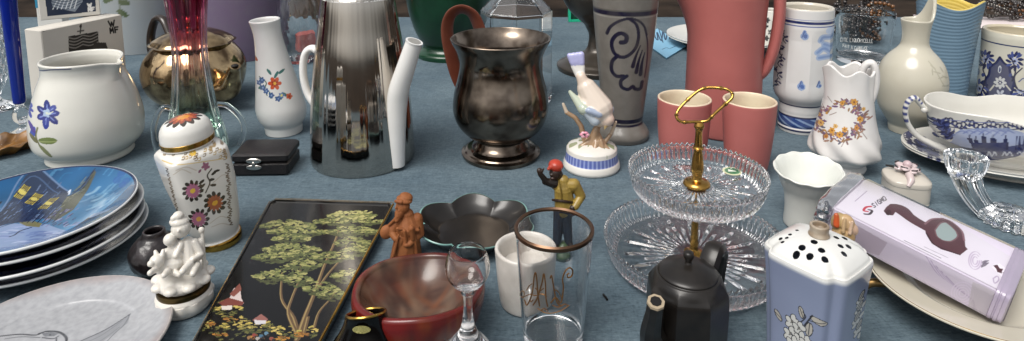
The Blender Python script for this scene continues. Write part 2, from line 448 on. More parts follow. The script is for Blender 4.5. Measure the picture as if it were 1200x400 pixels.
def setmat_cloth():
    m, N, L, b = nodes('blue cloth')
    tc = N.new('ShaderNodeTexCoord')
    def noise(scale, st, det=4, rough=.6):
        mp = N.new('ShaderNodeMapping'); mp.inputs['Scale'].default_value = st; L.new(tc.outputs['Object'], mp.inputs[0])
        n = N.new('ShaderNodeTexNoise'); n.inputs['Scale'].default_value = scale; n.inputs['Detail'].default_value = det; n.inputs['Roughness'].default_value = rough
        L.new(mp.outputs[0], n.inputs['Vector']); return n.outputs['Fac']
    a = noise(1100, (.3, 1.0, 1)); c = noise(700, (1, .2, 1)); big = noise(7, (1, 1, 1), 3); fib = noise(420, (.22, 1.2, 1), 5, .75)
    def math2(op, x, y):
        n = N.new('ShaderNodeMath'); n.operation = op
        for i, v in enumerate((x, y)):
            if isinstance(v, (int, float)): n.inputs[i].default_value = v
            else: L.new(v, n.inputs[i])
        return n.outputs[0]
    s = math2('ADD', math2('MULTIPLY', a, .4), math2('MULTIPLY', c, .2)); s = math2('ADD', s, math2('MULTIPLY', fib, .4))
    r = N.new('ShaderNodeValToRGB'); e = r.color_ramp.elements
    e[0].position = .3; e[0].color = (*lin('#31404a'), 1); e[1].position = .7; e[1].color = (*lin('#778891'), 1)
    L.new(s, r.inputs[0])
    mx = N.new('ShaderNodeMix'); mx.data_type = 'RGBA'; mx.blend_type = 'MULTIPLY'; mx.inputs['Factor'].default_value = 1
    r2 = N.new('ShaderNodeValToRGB'); r2.color_ramp.elements[0].color = (.7, .74, .78, 1); r2.color_ramp.elements[1].color = (1.08, 1.06, 1.04, 1)
    r2.color_ramp.elements[0].position = .3; r2.color_ramp.elements[1].position = .7
    L.new(big, r2.inputs[0]); L.new(r.outputs[0], mx.inputs['A']); L.new(r2.outputs[0], mx.inputs['B'])
    L.new(mx.outputs['Result'], b.inputs['Base Color'])
    b.inputs['Roughness'].default_value = .9; b.inputs['Specular IOR Level'].default_value = .15
    bp = N.new('ShaderNodeBump'); bp.inputs['Strength'].default_value = .5; bp.inputs['Distance'].default_value = .0006
    L.new(s, bp.inputs['Height'])
    bp2 = N.new('ShaderNodeBump'); bp2.inputs['Strength'].default_value = .9; bp2.inputs['Distance'].default_value = .01
    L.new(noise(8, (1, 1.7, 1), 4, .5), bp2.inputs['Height']); L.new(bp.outputs[0], bp2.inputs['Normal']); 
    sx = N.new('ShaderNodeSeparateXYZ'); L.new(tc.outputs['Object'], sx.inputs[0])
    h = None
    for ax, off, step in (('X', .215, .31), ('Y', .03, .34)):   # ironed-in fold lines
        d_ = math2('PINGPONG', math2('ADD', math2('ADD', sx.outputs[ax], off), math2('MULTIPLY', big, .03)), step)
        v = math2('MAXIMUM', math2('SUBTRACT', 1.0, math2('DIVIDE', d_, .0045)), 0.0)
        h = v if h is None else math2('ADD', h, v)
    bp3 = N.new('ShaderNodeBump'); bp3.inputs['Strength'].default_value = .16; bp3.inputs['Distance'].default_value = .0022
    L.new(h, bp3.inputs['Height']); L.new(bp2.outputs[0], bp3.inputs['Normal']); L.new(bp3.outputs[0], b.inputs['Normal'])
    return m
# the cloth: flat over the table top, rounded over its edges and hanging down all round
BACK = at(640, 20)[1]; FRONT = .20; SIDE = 1.75
def cloth():
    n = 90
    xs = np.concatenate([np.linspace(-SIDE-.001, SIDE+.001, n)])
    path = [(FRONT-.012, -.32), (FRONT-.012, -.1), (FRONT-.011, -.014), (FRONT-.006, -.004), (FRONT, 0)] + [(y, 0) for y in np.linspace(FRONT+.02, BACK-.02, 60)] + [(BACK, 0), (BACK+.007, -.004), (BACK+.012, -.014), (BACK+.014, -.1), (BACK+.016, -.3)]
    V = np.array([(x, y+(.012*math.sin(x*23)+.008*math.sin(x*51+1) if z < -.05 else 0), z) for (y, z) in path for x in xs])
    V[:, 2] -= .0006
    m = len(path); i, j = np.meshgrid(np.arange(m-1), np.arange(n-1), indexing='ij')
    q = np.stack([i*n+j, i*n+j+1, (i+1)*n+j+1, (i+1)*n+j], -1).reshape(-1, 4)
    o = mk('tablecloth', V, [q], setmat_cloth()); o['label'] = 'blue grey slubbed linen cloth under all the porcelain and glass'; o['category'] = 'tablecloth'
cloth()
g = mk('ground', np.array([(-60, -60, -.75), (60, -60, -.75), (60, 120, -.75), (-60, 120, -.75)]), [np.array([[0, 1, 2, 3]])],
       mat('trodden earth', '#3a3028', .95, noise=(2.2, .95), tint='#120e0b', bump=(40, .6), spec=.1))
g['kind'] = 'structure'

# shared materials
MAT['clear'] = glass_mat('clear glass', (1, 1, 1), 1.45)
MAT['crystal'] = glass_mat('cut crystal', (.99, .995, 1), 1.52)
MAT['white'] = glaze('painted porcelain', .16, noise=(55, .12), tint='#b9b5ac')
MAT['cream'] = glaze('cream stoneware', .22, noise=(35, .16), tint='#a9a293')
MAT['matt'] = glaze('matt ceramic', .5, noise=(60, .18), tint='#777777', coat=0)
MAT['gold'] = mat('worn gold', '#c49a4a', .22, metal=1, noise=(120, .5), tint='#6e4d1c')
MAT['brass'] = mat('polished brass', '#b58c48', .2, metal=1)
MAT['silver'] = mat('silver metal', '#c9c6c0', .22, metal=1, noise=(200, .4), tint='#605a50')
MAT['paper'] = mat('printed card', vcol=True, rough=.55, spec=.3, noise=(30, .08), tint='#8a8378')
MAT['black'] = mat('black glaze', '#060505', .12, coat=.1, spec=.35, noise=(30, .3), tint='#1c1917')

def vessel(t, prof, th=.003, zf=.006, seg=96, rings=None, fn=None, n=6, outer=None):
    o = t.prof(prof, n) if outer is None else outer
    if rings: o = dens(o, rings)
    P, no = shell(o, th, zf)
    V, Fs = lathe(P, seg, fn)
    return V, Fs, np.arange(len(V)) < no*seg
def inner_cols(V, outm, a, b):
    c = np.tile(lin(a), (len(V), 1)); c[~outm] = lin(b); return c
def handle(t, pts, rad, m, name='handle', col=None, **k):
    P = [t.lp(x, y, d) for (x, y, d) in pts]
    r = [t.m*w for w in rad] if not np.isscalar(rad) else rad*t.m
    V, Fs = tube(P, r, **k)
    return t.part(name, V, Fs, m, cols=None if col is None else np.tile(lin(col), (len(V), 1)))
def fol(c, pts, w, col, **k): return c.stroke(pts, w, col, **k)

# ================================================================== back row
# ---- grey ceramic planter with a green leaf
t = T('planter', 'smooth pale grey planter with a green leaf pattern behind the carton', 'planter', 172, 64, 50)
V, Fs, om = vessel(t, [(0, 46), (40, 48), (0, 51), (-50, 55), (-80, 57)], .006, .01, 140, 90)
c = Canvas(t, V, '#9aa0a3', om)
for (x, y, L_, a_) in [(142, 2, 14, .2), (140, 12, 15, .55), (150, -6, 14, -.5), (136, -4, 14, 2.6)]:
    c.leaf(x-3, y, L_, 7, a_, '#4b5a3a')
c.stroke([(140, -12), (141, 8), (143, 22)], 1.4, '#55603f')
t.part('pot', V, Fs, MAT['cream'], cols=c.c)
# ---- mauve planter
t = T('planter', 'large dusky mauve pot behind the gold lustre teapot', 'planter', 288, 74, 52)
V, Fs, om = vessel(t, [(0, 46), (40, 50), (0, 54), (-50, 58), (-80, 60)], .006, .01, 96, 40)
t.part('pot', V, Fs, MAT['matt'], cols=np.tile(lin('#6f6078'), (len(V), 1)))
# ---- printed cartons
def card_box(t, hx, hy, h, img, body='#d6d2c8', bev=.001):
    pass
def solve_h(lo, hi, f):
    for _ in range(50):
        m = (lo+hi)/2
        if f(m) > 0: lo = m
        else: hi = m
    return (lo+hi)/2
hB = solve_h(.02, .3, lambda h: 112-project(np.append(at(142, 17, h)[:2], 0))[1])
A, B, Cc = at(48, 36, hB), at(142, 17, hB), at(29, 12, hB)
ex = (B-A)[:2]; wB = np.linalg.norm(ex); ex = ex/wB; ey = np.array([-ex[1], ex[0]]); dB = .02
for _ in range(60):
    if project(np.append(A[:2]+ey*dB, hB))[0] > 29 and dB < .09: dB += .002
cen = A[:2]+ex*wB/2+ey*dB/2
t = T('carton', 'white printed carton with dark canister drawing behind the white jug', 'carton', 0, 0, loc=(*cen, 0), rot=math.atan2(ex[1], ex[0]))
t.part('box', *boxm((0, 0, hB/2), (wB, dB, hB), bev=.0012), mat('carton board', '#cfcac0', .6, noise=(14, .25), tint='#a8a29a'))
yf = -dB/2-.0012
V, Fs = grid((-wB/2+.001, yf, .001), (wB/2-.001, yf, .001), (-wB/2+.001, yf, hB-.001), 200, 150)
c = Canvas(t, V, '#d3cec5')
c.stroke([(48, 37), (75, 29), (100, 25), (141, 17)], 1.6, '#3c3835', alpha=.8)
for pl in text_strokes('W', 127.5, 25, 6.6, w=1.3, dirn=(.985, -.16)): c.stroke(pl, 2., '#141314', sm=1)
for pl in text_strokes('MF', 128.5, 33.2, 6, w=.95, dirn=(.985, -.16)): c.stroke(pl, 2., '#141314', sm=1)
for (x0, x1, y0) in ((80, 97, 43), (97, 115, 40)):
    c.fill([(x0, y0), (x1, y0-3), (x1+1, 64), (x0+1, 66)], '#2c2a29')
    for k in range(4): c.stroke([(x0+.5, y0+1.5+3.6*k), ((x0+x1)/2, y0+2.5+3.6*k), (x1, y0-1.5+3.6*k)], 1.1, '#98938c')
c.fill([(110, 50), (124, 50), (128, 62), (108, 62)], '#3a3735')
c.stroke([(94, 39), (95, 29)], 1.6, '#4a4643'); c.ell(94.5, 31, 1.6, 2, '#3a3634'); c.stroke([(91, 37), (98, 36)], 1.6, '#4a4643')
t.part('front_print', V, Fs, MAT['paper'], cols=c.c)
LID = t
A, B = at(47, 24.5, hB+.0005), at(118, 17.5, hB+.0005); ex = (B-A)[:2]; w2 = np.linalg.norm(ex); ex /= w2; ey = np.array([-ex[1], ex[0]]); d2 = .055; h2 = .075
cen = A[:2]+ex*w2/2+ey*d2/2
t = T('carton', 'smaller carton with a dark blue picture lying on the white carton', 'carton', 0, 0, loc=(*cen, hB+.0005), rot=math.atan2(ex[1], ex[0]))
t.part('box', *boxm((0, 0, h2/2), (w2, d2, h2), bev=.001), mat('carton board small', '#d8d4cb', .6, noise=(14, .25), tint='#b3ada5'))
yf = -d2/2-.0012
V, Fs = grid((-w2/2+.001, yf, .001), (w2/2-.001, yf, .001), (-w2/2+.001, yf, h2-.001), 150, 150)
c = Canvas(t, V, '#d8d4cb')
c.fill([(55.5, 19.5), (112.5, 13.5), (110, -30), (50, -26)], '#1d2c44')
c.fill([(62, 9), (88, 14), (97, 2), (95, -8), (66, -8), (60, 2)], '#8d97a3', alpha=.85)
for k in range(6): c.stroke([(62+5*k, 11-.2*k), (66+5*k, 3-k), (70+5*k, -4)], .9, '#dfe4e8'); c.stroke([(60, 8-3*k), (78, 11-3*k), (95, 4-3*k)], .8, '#24344d')
for pl in text_strokes('W', 103, 4.5, 4, w=1.3, dirn=(.99, -.1)): c.stroke(pl, 1.5, '#e8e6e2', sm=1)
for pl in text_strokes('MF', 103.4, 9.4, 4, w=1, dirn=(.99, -.1)): c.stroke(pl, 1.5, '#e8e6e2', sm=1)
t.part('front_print', V, Fs, MAT['paper'], cols=c.c)
# small turquoise packet squeezed in behind
p = at(33, 66, 0)
t = T('packet', 'narrow white and turquoise packet between blue flute and carton', 'packet', 0, 0, loc=(p[0]-.01, p[1]+.09, 0), rot=.2)
t.part('box', *boxm((0, 0, .055), (.045, .03, .11), bev=.001), mat('packet card', '#d9d6cf', .6))
t.part('label_band', *boxm((0, 0, .092), (.0462, .0312, .02)), mat('turquoise print', '#2f86a8', .5))

# ---- cut crystal vase at the edge of the frame
t = T('cut_crystal_vase', 'clear cut crystal vase with a round foot, leftmost piece', 'vase', -10, 134, 32)
o = t.prof([(0, 32), (131, 31), (126, 18), (118, 12), (108, 16), (90, 24), (50, 27), (0, 28), (-50, 33)], 10)
o = dens(o, 90)
def fcut(R, A_, Z):
    zt = np.clip((Z-.028)/.02, 0, 1)
    d = np.abs(((A_*14/(2*PI)+Z*45) % 1)-.5)+np.abs(((A_*14/(2*PI)-Z*45) % 1)-.5)
    return R*(1-.09*zt*(d-.5)), A_, Z
P, no = shell(o, .005, .024); V, Fs = lathe(P, 168, fcut)
t.part('body', V, Fs, MAT['crystal'], angle=12)
# ---- cobalt flute on a clear stem
t = T('flute_glass', 'tall cobalt blue flute on a clear glass stem by the carton', 'flute', 27, 161, 18)
o = t.prof([(121, 4), (119, 8), (100, 8.6), (60, 9.6), (0, 11), (-40, 12.5)], 6, base=False)
P, no = shell(o, .0016, o[0, 1]+.004); V, Fs = lathe(P, 48)
t.part('bowl', V, Fs, mat('cobalt glass', '#0c2a9a', .05, trans=.35, ior=1.5, coat=.4))
o = t.prof([(0, 17), (159, 17), (154, 7), (148, 4), (143, 9), (136, 11), (129, 9), (124, 5), (121.5, 6)], 6)
V, Fs = lathe(np.vstack([[(0, 0)], o, [(0, o[-1, 1])]]), 40)
t.part('stem', V, Fs, MAT['clear'])
# ---- carved wooden leaf dish
t = T('carved_dish', 'golden brown carved leaf shaped dish beside the white jug', 'dish', 0, 180, 6)
V, Fs = lathe(dens(cr([(0, 0), (.6, .02), (1, .3), (.98, .36), (.6, .16), (0, .12)], 8), 50), 90,
    lambda R, A_, Z: (R*(1+.35*np.maximum(0, np.cos(A_))**6+.03*np.cos(18*A_)), A_, Z+.06*R*np.cos(9*A_)))
V = V*np.array([.036, .03, .035]); t.part('bowl', V, Fs, mat('carved wood', '#8a5f25', .35, noise=(60, .8), tint='#33200c', coat=.2), angle=60)

# ---- lustre teapot
t = T('teapot', 'round teapot in tarnished gold lustre with domed lid and ball feet', 'teapot', 231, 128, 34)
lust = mat('gold lustre', '#d6b98e', .05, metal=.98, noise=(55, .9), tint='#55402f', bump=(34, 1.), rnoise=(30, .14))
o = t.prof([(118, 34), (113, 46), (100, 58), (82, 63), (68, 60), (57, 52), (50, 45)], 8, base=False)
o[:, 1] -= 0
V, Fs = lathe(np.vstack([[(0, o[0, 1])], o, [(o[-1, 0]-.004, o[-1, 1])], [(0, o[-1, 1]-.004)]]), 96)
t.part('body', V, Fs, lust)
zl = t.z(50)+.001
ol = [(0, zl), (t.r(48, zl), zl), (t.r(49, zl), zl+.002), (t.r(46, zl), zl+.006), (t.r(34, zl), zl+.014), (t.r(18, zl), zl+.02), (t.r(6, zl), zl+.022)]
lid = t.part('lid', *lathe(np.vstack([cr(ol[:4], 4), cr(ol[3:], 6)[1:], [(0, zl+.022)]]), 80, lambda R, A_, Z: (R*(1+.02*np.cos(8*A_)*(R > .01)), A_, Z)), lust)
t.part('knob', *ball((0, 0, zl+.03), (.009, .009, .011)), lust, parent=lid)
rb = t.r(60, .04)
S = [np.array((.45*rb, -.72*rb, .028)), np.array((.62*rb, -1.0*rb, .036)), np.array((.68*rb, -1.14*rb, .052)), np.array((.72*rb, -1.26*rb, .066)), np.array((.73*rb, -1.30*rb, .071))]
m3 = MB().add(*tube(S, [.022, .017, .011, .0075, .008], 24)); m3.add(*tube([S[-1], S[-2]+(S[-1]-S[-2])*.2], [.0062, .004], 20))
t.part('spout', np.vstack(m3.V), m3.F, lust)
t.part('spout_hole', *ball(S[-1], (.0052, .0052, .002)), mat('spout dark', '#0a0807', .6))
t.part('handle', *tube([(-.42*rb, .6*rb, .095), (-.55*rb, .85*rb, .118), (-.72*rb, 1.1*rb, .116), (-.85*rb, 1.25*rb, .085), (-.8*rb, 1.1*rb, .05), (-.55*rb, .75*rb, .035)], .0052, 14, flat=1.3), mat('dark handle', '#2a211b', .3, coat=.3))
for a_ in (-100, -20, 60, 140, 220):
    rr = t.r(40, .01)
    t.part('foot', *tube([(rr*.8*math.cos(ang(a_)), rr*.8*math.sin(ang(a_)), .016), (rr*1.1*math.cos(ang(a_)), rr*1.1*math.sin(ang(a_)), .006)], [.006, .0055], 14), MAT['gold'])
# ---- clear jug behind the slim jug
t = T('glass_jug', 'clear glass jug with swirled ribs behind the slim white vase', 'jug', 352, 76, 20)
V, Fs, om = vessel(t, [(0, 17), (60, 22), (35, 26), (10, 24), (-20, 18), (-40, 21)], .003, .006, 120, None,
    lambda R, A_, Z: (R*(1+.03*np.abs(np.sin(6*(A_+Z*18)))), A_, Z))
t.part('body', V, Fs, MAT['clear'])
t = T('napkin', 'folded coral pink paper napkin behind the clear jug', 'napkin', 362, 62, 10)
t.part('fold', *boxm((0, 0, .02), (.05, .02, .04), rot=.4, bev=.004), mat('pink paper', '#c9706a', .8))
# ---- green urn
t = T('vase', 'deep green glazed vase on a flared foot, cut off at the top', 'vase', 527, 74, 38)
V, Fs, om = vessel(t, [(0, 38), (68, 38), (63, 33), (57, 31), (50, 34), (30, 42), (5, 49), (-30, 54), (-70, 56)], .005, .02, 96)
t.part('body', V, Fs, mat('green glaze', '#0e3a22', .3, coat=.4, noise=(22, .7), tint='#071a10', bump=(30, .3)))
# ---- terracotta mug behind the pewter cup
t = T('mug', 'red brown clay mug with a broad strap handle behind the pewter cup', 'mug', 582, 158, 33)
clay = mat('red clay', '#7d4634', .5, noise=(40, .4), tint='#5a2619', bump=(80, .15))
V, Fs, om = vessel(t, [(0, 31), (120, 34), (80, 34), (52, 33)], .004, .006, 64)
t.part('body', V, Fs, clay)
hp = [t.lp(x, y, d) for (x, y, d) in [(550, 112, 0), (537, 92, 0), (528, 62, 0), (524, 34, 0), (529, 17, 0), (541, 11, 0), (554, 17, 0), (562, 34, .004), (568, 54, .006)]]
V, Fs = tube(hp, .0125, 16, flat=.26, up=(.62, .78, 0))
t.part('handle', V, Fs, clay)
# ---- octagonal glass bottle
t = T('glass_bottle', 'eight sided clear glass bottle with sloping shoulders behind the pewter cup', 'bottle', 605, 132, 41)
r8 = t.r(42, .1)
pr = [(0, 0), (r8*.98, 0), (r8, .003), (r8, t.z(12)), (r8*.98, t.z(11)), (r8*.45, t.z(-12)), (r8*.4, t.z(-14)), (r8*.4, t.z(-40)), (r8*.36, t.z(-40)), (r8*.36, t.z(-13)), (r8*.40, t.z(-10)), (r8*.93, t.z(13)), (r8*.94, t.z(16)), (r8*.94, .008), (0, .008)]
V, Fs = lathe(pr, 8, lambda R, A_, Z: (R, A_+PI/8*0-PI/2, Z))
t.part('body', V, Fs, MAT['clear'], smooth=False)
# ---- dark footed bowl
t = T('goblet', 'dark grey brown footed bowl with a wide ringed foot behind the grey vase', 'goblet', 700, 94, 48)
V, Fs, om = vessel(t, [(0, 47), (88, 48), (85, 46), (82, 42), (76, 36), (70, 24), (60, 14), (48, 11), (40, 11), (33, 14), (28, 17), (22, 24), (10, 36), (-10, 46), (-40, 50)], .004, .1, 96)
t.part('body', V, Fs, mat('dark stoneware', '#4a443d', .32, noise=(30, .6), tint='#2b2622', coat=.2, metal=.4))
p = at(676, 24)
t = T('picture_frame', 'dark green picture frame with bright turquoise edge behind the footed bowl', 'frame', 0, 0, loc=(p[0]+.01, p[1]-.01, 0), rot=.1)
t.part('panel', *boxm((0, .003, .06), (.06, .006, .118)), mat('dark green', '#0c3b2b', .4))
for x in (-.03, .03): t.part('edge', *boxm((x, 0, .06), (.005, .012, .12)), mat('turquoise lacquer', '#27b58b', .35))
t.part('edge', *boxm((0, 0, .0025), (.065, .0125, .005)), MAT.setdefault('turq', mat('turquoise lacquer', '#27b58b', .35)))
# ---- leaflet
P0, P1, P2 = at(781, 70), at(758.5, 54), at(803, 56.5)
ex = (P2-P0)[:2]; ex = ex/np.linalg.norm(ex); ey = np.array([-ex[1], ex[0]])
wl, hl = .115, .17
cen = P0[:2]+ex*wl/2+ey*hl/2
ex2 = (P1-P0)[:2]; ex2 /= np.linalg.norm(ex2)
t = T('leaflet', 'pale blue leaflet with dark handwriting lying beside the pink jug', 'leaflet', 0, 0, loc=(*P0[:2], .0012), rot=0)
q0 = np.array([0, 0, .002]); q1 = np.append(ex*wl, .002); q2 = np.append(ex2*hl, .002)
V, Fs = grid(q0, q1, q2, 160, 200)
c = Canvas(t, V, '#7fb0cc', mode='flat', z=.002)
c.stroke([(766, 36), (768, 44), (771, 47), (770, 38), (775, 48), (777, 36), (780, 47), (783, 35), (785, 46)], 1.6, '#1d3552')
c.stroke([(772, 34), (777, 50)], 1.2, '#1d3552'); c.stroke([(776, 58), (781, 56), (785, 57), (792, 54)], 1.1, '#29425f')
for k in range(3): c.stroke([(766+k, 22+3*k), (776, 19+3*k), (786, 20+3*k)], .9, '#5487a8')
mb = MB().add(V, Fs); mb2 = [q0, q1, q1+q2-q0, q2]
t.part('sheet', V, Fs, MAT['paper'], cols=c.c)
bot = np.array([[q[0], q[1], h] for h in (-.001, .0016) for q in mb2])
t.part('backing', bot, [np.array([[3, 2, 1, 0], [4, 5, 6, 7], [0, 1, 5, 4], [1, 2, 6, 5], [2, 3, 7, 6], [3, 0, 4, 7]])], mat('leaflet edge', '#5f8da6', .6))
# ---- white plate under the things behind the pink jug
t = T('plate', 'plain white plate partly hidden behind the pink jug', 'plate', 846, 67, 60)
pr = [(0, 0), (.6, 0), (.62, .02), (.98, .16), (1, .19), (.98, .205), (.62, .07), (.55, .045), (0, .045)]
rp = t.r(66, 0)
V, Fs = lathe(np.array(cr(pr, 3))*rp, 96); t.part('dish', V, Fs, MAT['white'], cols=np.tile(lin('#c9c8c2'), (len(V), 1)))
# ---- small cup with dark flowers
t = T('cup', 'small white cup with black flowers standing behind the pink jug handle', 'cup', 903, 62, 12)
V, Fs, om = vessel(t, [(0, 10), (58, 11), (40, 14), (22, 15), (12, 14)], .002, .004, 90, 60)
c = Canvas(t, V, '#d8d5cd', om)
for (x, y) in [(899, 24), (897, 31), (903, 38), (908, 27), (898, 45), (907, 47)]: c.flower(x, y, 5, 2, 1.8, 1.2, '#26262c')
t.part('body', V, Fs, MAT['white'], cols=c.c)
# ---- necklaces heaped behind the tumbler and at the right
def necklace(x, y, n, col, seed, dz, label, spread):
    rg = random.Random(seed); p = at(x, y)
    t = T('bead_necklace', label, 'necklace', 0, 0, loc=(p[0], p[1], 0), rot=0, group='bead necklaces at the back of the stall')
    pts = []
    for k in range(9):
        pts.append((rg.uniform(-1, 1)*spread, rg.uniform(-.6, .6)*spread, .004+rg.random()*dz))
    P = cr(pts+[pts[0]], 10); mb = MB()
    d = np.concatenate([[0], np.cumsum(np.linalg.norm(np.diff(P, axis=0), axis=1))]); step = .0085
    for u in np.arange(0, d[-1], step):
        q = [np.interp(u, d, P[:, i]) for i in range(3)]
        mb.add(*ball(q, rg.uniform(.003, .0048), 8, 6))
    mb.build('beads', col, t.e)
beadm = [mat('smoky beads', '#2a2320', .12, coat=.6), mat('pewter beads', '#6b665f', .35, metal=1), mat('amber beads', '#6a4420', .15, coat=.5), mat('steel beads', '#77736e', .3, metal=1)]
for k in range(12): necklace(1000+(k % 4)*13-8, 53-(k % 3)*5, 9, beadm[(0, 1, 0, 2, 0, 0, 1)[k % 7]], k, .082, 'tangled bead necklace in the dark pile behind the lettered glass', .036)
for k in range(7): necklace(1166+(k % 3)*14, 26-(k % 2)*4, 9, beadm[(0, 3, 0, 1, 2)[k % 5]], 50+k, .05, 'dark bead necklace in the pile behind the blue and cream mug', .04)
p = at(1160, 30)
V, Fs = boxm((0, 0, 0), (.26, .12, .004), rot=.05, bev=.0015)
t = T('tray', 'pinkish white flat tray under the necklaces in the far right corner', 'tray', 0, 0, loc=(p[0], p[1]+.02, .003), rot=0)
t.part('board', V, Fs, mat('pinkish card', '#cfc3c2', .6))
for sx in (-1, 1): t.part('rim', *boxm((sx*.128, 0, .004), (.004, .12, .008), rot=.05), mat('tray rim', '#b9abab', .6))
# ================================================================== middle row
# ---- ruby to green glass vase
t = T('glass_vase', 'tall glass vase fading from ruby red to green with clear side loops', 'vase', 231, 190, 36)
zt = t.z(-40)
rg_ = glass_mat('ruby green glass', ramp=(zt, [(0, (.74, .97, .84)), (.2, (.8, .97, .87)), (.36, (.95, .93, .9)), (.52, (.93, .78, .8)), (.64, (.8, .32, .44)), (.8, (.6, .10, .22)), (1, (.5, .06, .16))]), ior=1.45)
V, Fs, om = vessel(t, [(0, 36), (180, 37), (165, 36), (140, 31), (118, 26), (90, 23), (60, 21), (30, 22.5), (0, 25.5), (-40, 31)], .0035, .03, 120, None,
    lambda R, A_, Z: (R*(1+.025*np.cos(10*A_)), A_, Z), n=8)
t.part('body', V, Fs, rg_)
t.part('loop', *tube([t.lp(x, y, 0) for x, y in [(203, 128), (192, 126), (184, 136), (180, 156), (186, 178), (200, 186)]], t.m*3.2, 14), MAT['clear'])
t.part('loop', *tube([t.lp(x, y, 0) for x, y in [(254, 122), (266, 124), (280, 136), (286, 150), (282, 166), (266, 180)]], t.m*3.2, 14), MAT['clear'])
# ---- slim white vase with sprig
t = T('vase', 'slim white porcelain vase with an orange flower sprig and pinched mouth', 'vase', 333, 161, 22.5)
pr = [(0, 22), (154, 22.5), (150, 23), (140, 28), (126, 30), (112, 28), (90, 24), (65, 19.5), (45, 17), (32, 17), (22, 18.5)]
zt = t.z(22)
def slimfn(R, A_, Z):
    x, y = R*np.cos(A_), R*np.sin(A_); k = np.clip(Z/zt, 0, 1)
    x = x-.0165*k**1.3; Z = Z+.06*x*np.clip((k-.8)/.2, 0, 1)
    return np.hypot(x, y), np.arctan2(y, x), Z
V, Fs, om = vessel(t, pr, .0025, .004, 300, 200, slimfn)
c = Canvas(t, V, '#dcdcd9', om)
c.stroke([(313, 112), (310, 104), (312, 97), (304, 90)], 1.2, '#3d5a4a')
for (x, y, L_, a_) in [(321, 92, 10, -1.0), (318, 88, 9, -2.2), (326, 86, 9, -.5), (309, 100, 8, 2.5), (316, 108, 8, 1.4), (330, 108, 9, .7), (322, 114, 9, .3)]: c.leaf(x, y, L_, 3.4, a_, '#2f6a66')
for (x, y) in [(308, 103), (304, 97), (312, 107), (318, 112), (326, 116), (307, 94)]: c.flower(x, y, 5, 1.9, 1.9, 1.3, '#3c5a8c', centre='#8aa0c0', rc=1)
c.flower(322, 98, 6, 4.2, 4, 2.5, '#c4512c', centre='#e0a03a', rc=2.2); c.flower(322, 98, 6, 2.6, 1.6, 1.0, '#8e2f1d', rot=.5); c.ell(322, 98, 1.8, 1.8, '#e0a83c')
c.flower(339, 113, 5, 2, 2, 1.6, '#c4562f', centre='#8e2f1d'); c.flower(330, 112, 5, 2, 2, 1.4, '#5a78a8', centre='#d8d27a')
c.ell(297, 66, 2.6, 3.4, '#7a3a2a', .3); c.ell(300, 69, 2, 2.6, '#a4472f', -.4)
t.part('body', V, Fs, MAT['white'], cols=c.c)
# ---- steel coffee pot with porcelain spout and handle
t = T('coffee_pot', 'tall polished steel coffee pot with white porcelain spout and handle', 'coffee pot', 426, 209, 61)
pr = [(0, 60), (207, 61), (185, 61), (160, 60.5), (125, 59), (95, 56.5), (60, 52.5), (30, 48), (5, 44.6), (-6, 42.8)]
o = dens(t.prof(pr, 8), 60)
srg = np.random.default_rng(3)
ph = srg.uniform(0, 2*PI, 22); fr = srg.integers(5, 80, 22); am = srg.uniform(.3, 1, 22)/fr**.6
def flut(A_): return sum(a_*np.cos(f_*A_+p_) for a_, f_, p_ in zip(am, fr, ph))
st = mat('polished steel', '#c2bbb2', .035, metal=1, noise=(90, .2), tint='#8f867c', stretch=(1, 1, .03), rnoise=(75, .1))
V, Fs = lathe(np.vstack([[(0, 0)], o, [(o[-1, 0]-.0015, o[-1, 1]+.0006)], [(o[-1, 0]-.003, o[-1, 1]-.002)]]), 900, lambda R, A_, Z: (R*(1+.0042*flut(A_)), A_, Z))
t.part('cover', V, Fs, st, angle=60)
zt = o[-1, 1]
porc = mat('white porcelain', '#dddcd9', .14, coat=.3)
V, Fs = lathe(cr([(0, zt-.004), (o[-1, 0]-.003, zt-.004), (o[-1, 0]-.001, zt+.001), (o[-1, 0]-.0008, zt+.004), (o[-1, 0]-.006, zt+.0065), (o[-1, 0]-.012, zt+.006), (.02, zt+.016), (0, zt+.018)], 5), 90)
t.part('lid', V, Fs, porc)
def ray_az(az, r, z): return np.array([r*math.cos(az), r*math.sin(az), z])
az = ang(-50)
def rs(z): return np.interp(z, o[:, 1], o[:, 0])
zs = [.004, .03, .055, .078, .095]
P = [ray_az(az, rs(z)+d, z) for z, d in zip(zs, (-.004, -.003, -.001, .003, .009))]
tip = t.lp(485, 50, P[-1][1]-.012)
mid = (P[-1]+tip)/2+np.array([.0, -.001, .0005])
P2 = P+[mid, tip]
mb = MB().add(*tube(P2, [.0095, .0106, .0114, .0118, .0116, .0104, .0092], 22, caps=True))
d = tip-mid; d = d/np.linalg.norm(d)
t.part('spout', np.vstack(mb.V), mb.F, porc)
t.part('spout_lip', *tube([tip-d*.0005, tip+d*.0016], [.0094, .0098], 22), porc)
t.part('spout_hole', *tube([tip+d*.001, tip+d*.0019], [.0074, .0074], 20), mat('spout shade', '#8d8b86', .5))
hz = [(378, 64, .016), (367, 57, .02), (359, 61, .022), (355.5, 74, .022), (356, 92, .02), (361, 110, .017), (370, 124, .012)]
handle(t, hz, 4.3, porc, seg=18, flat=1.5)
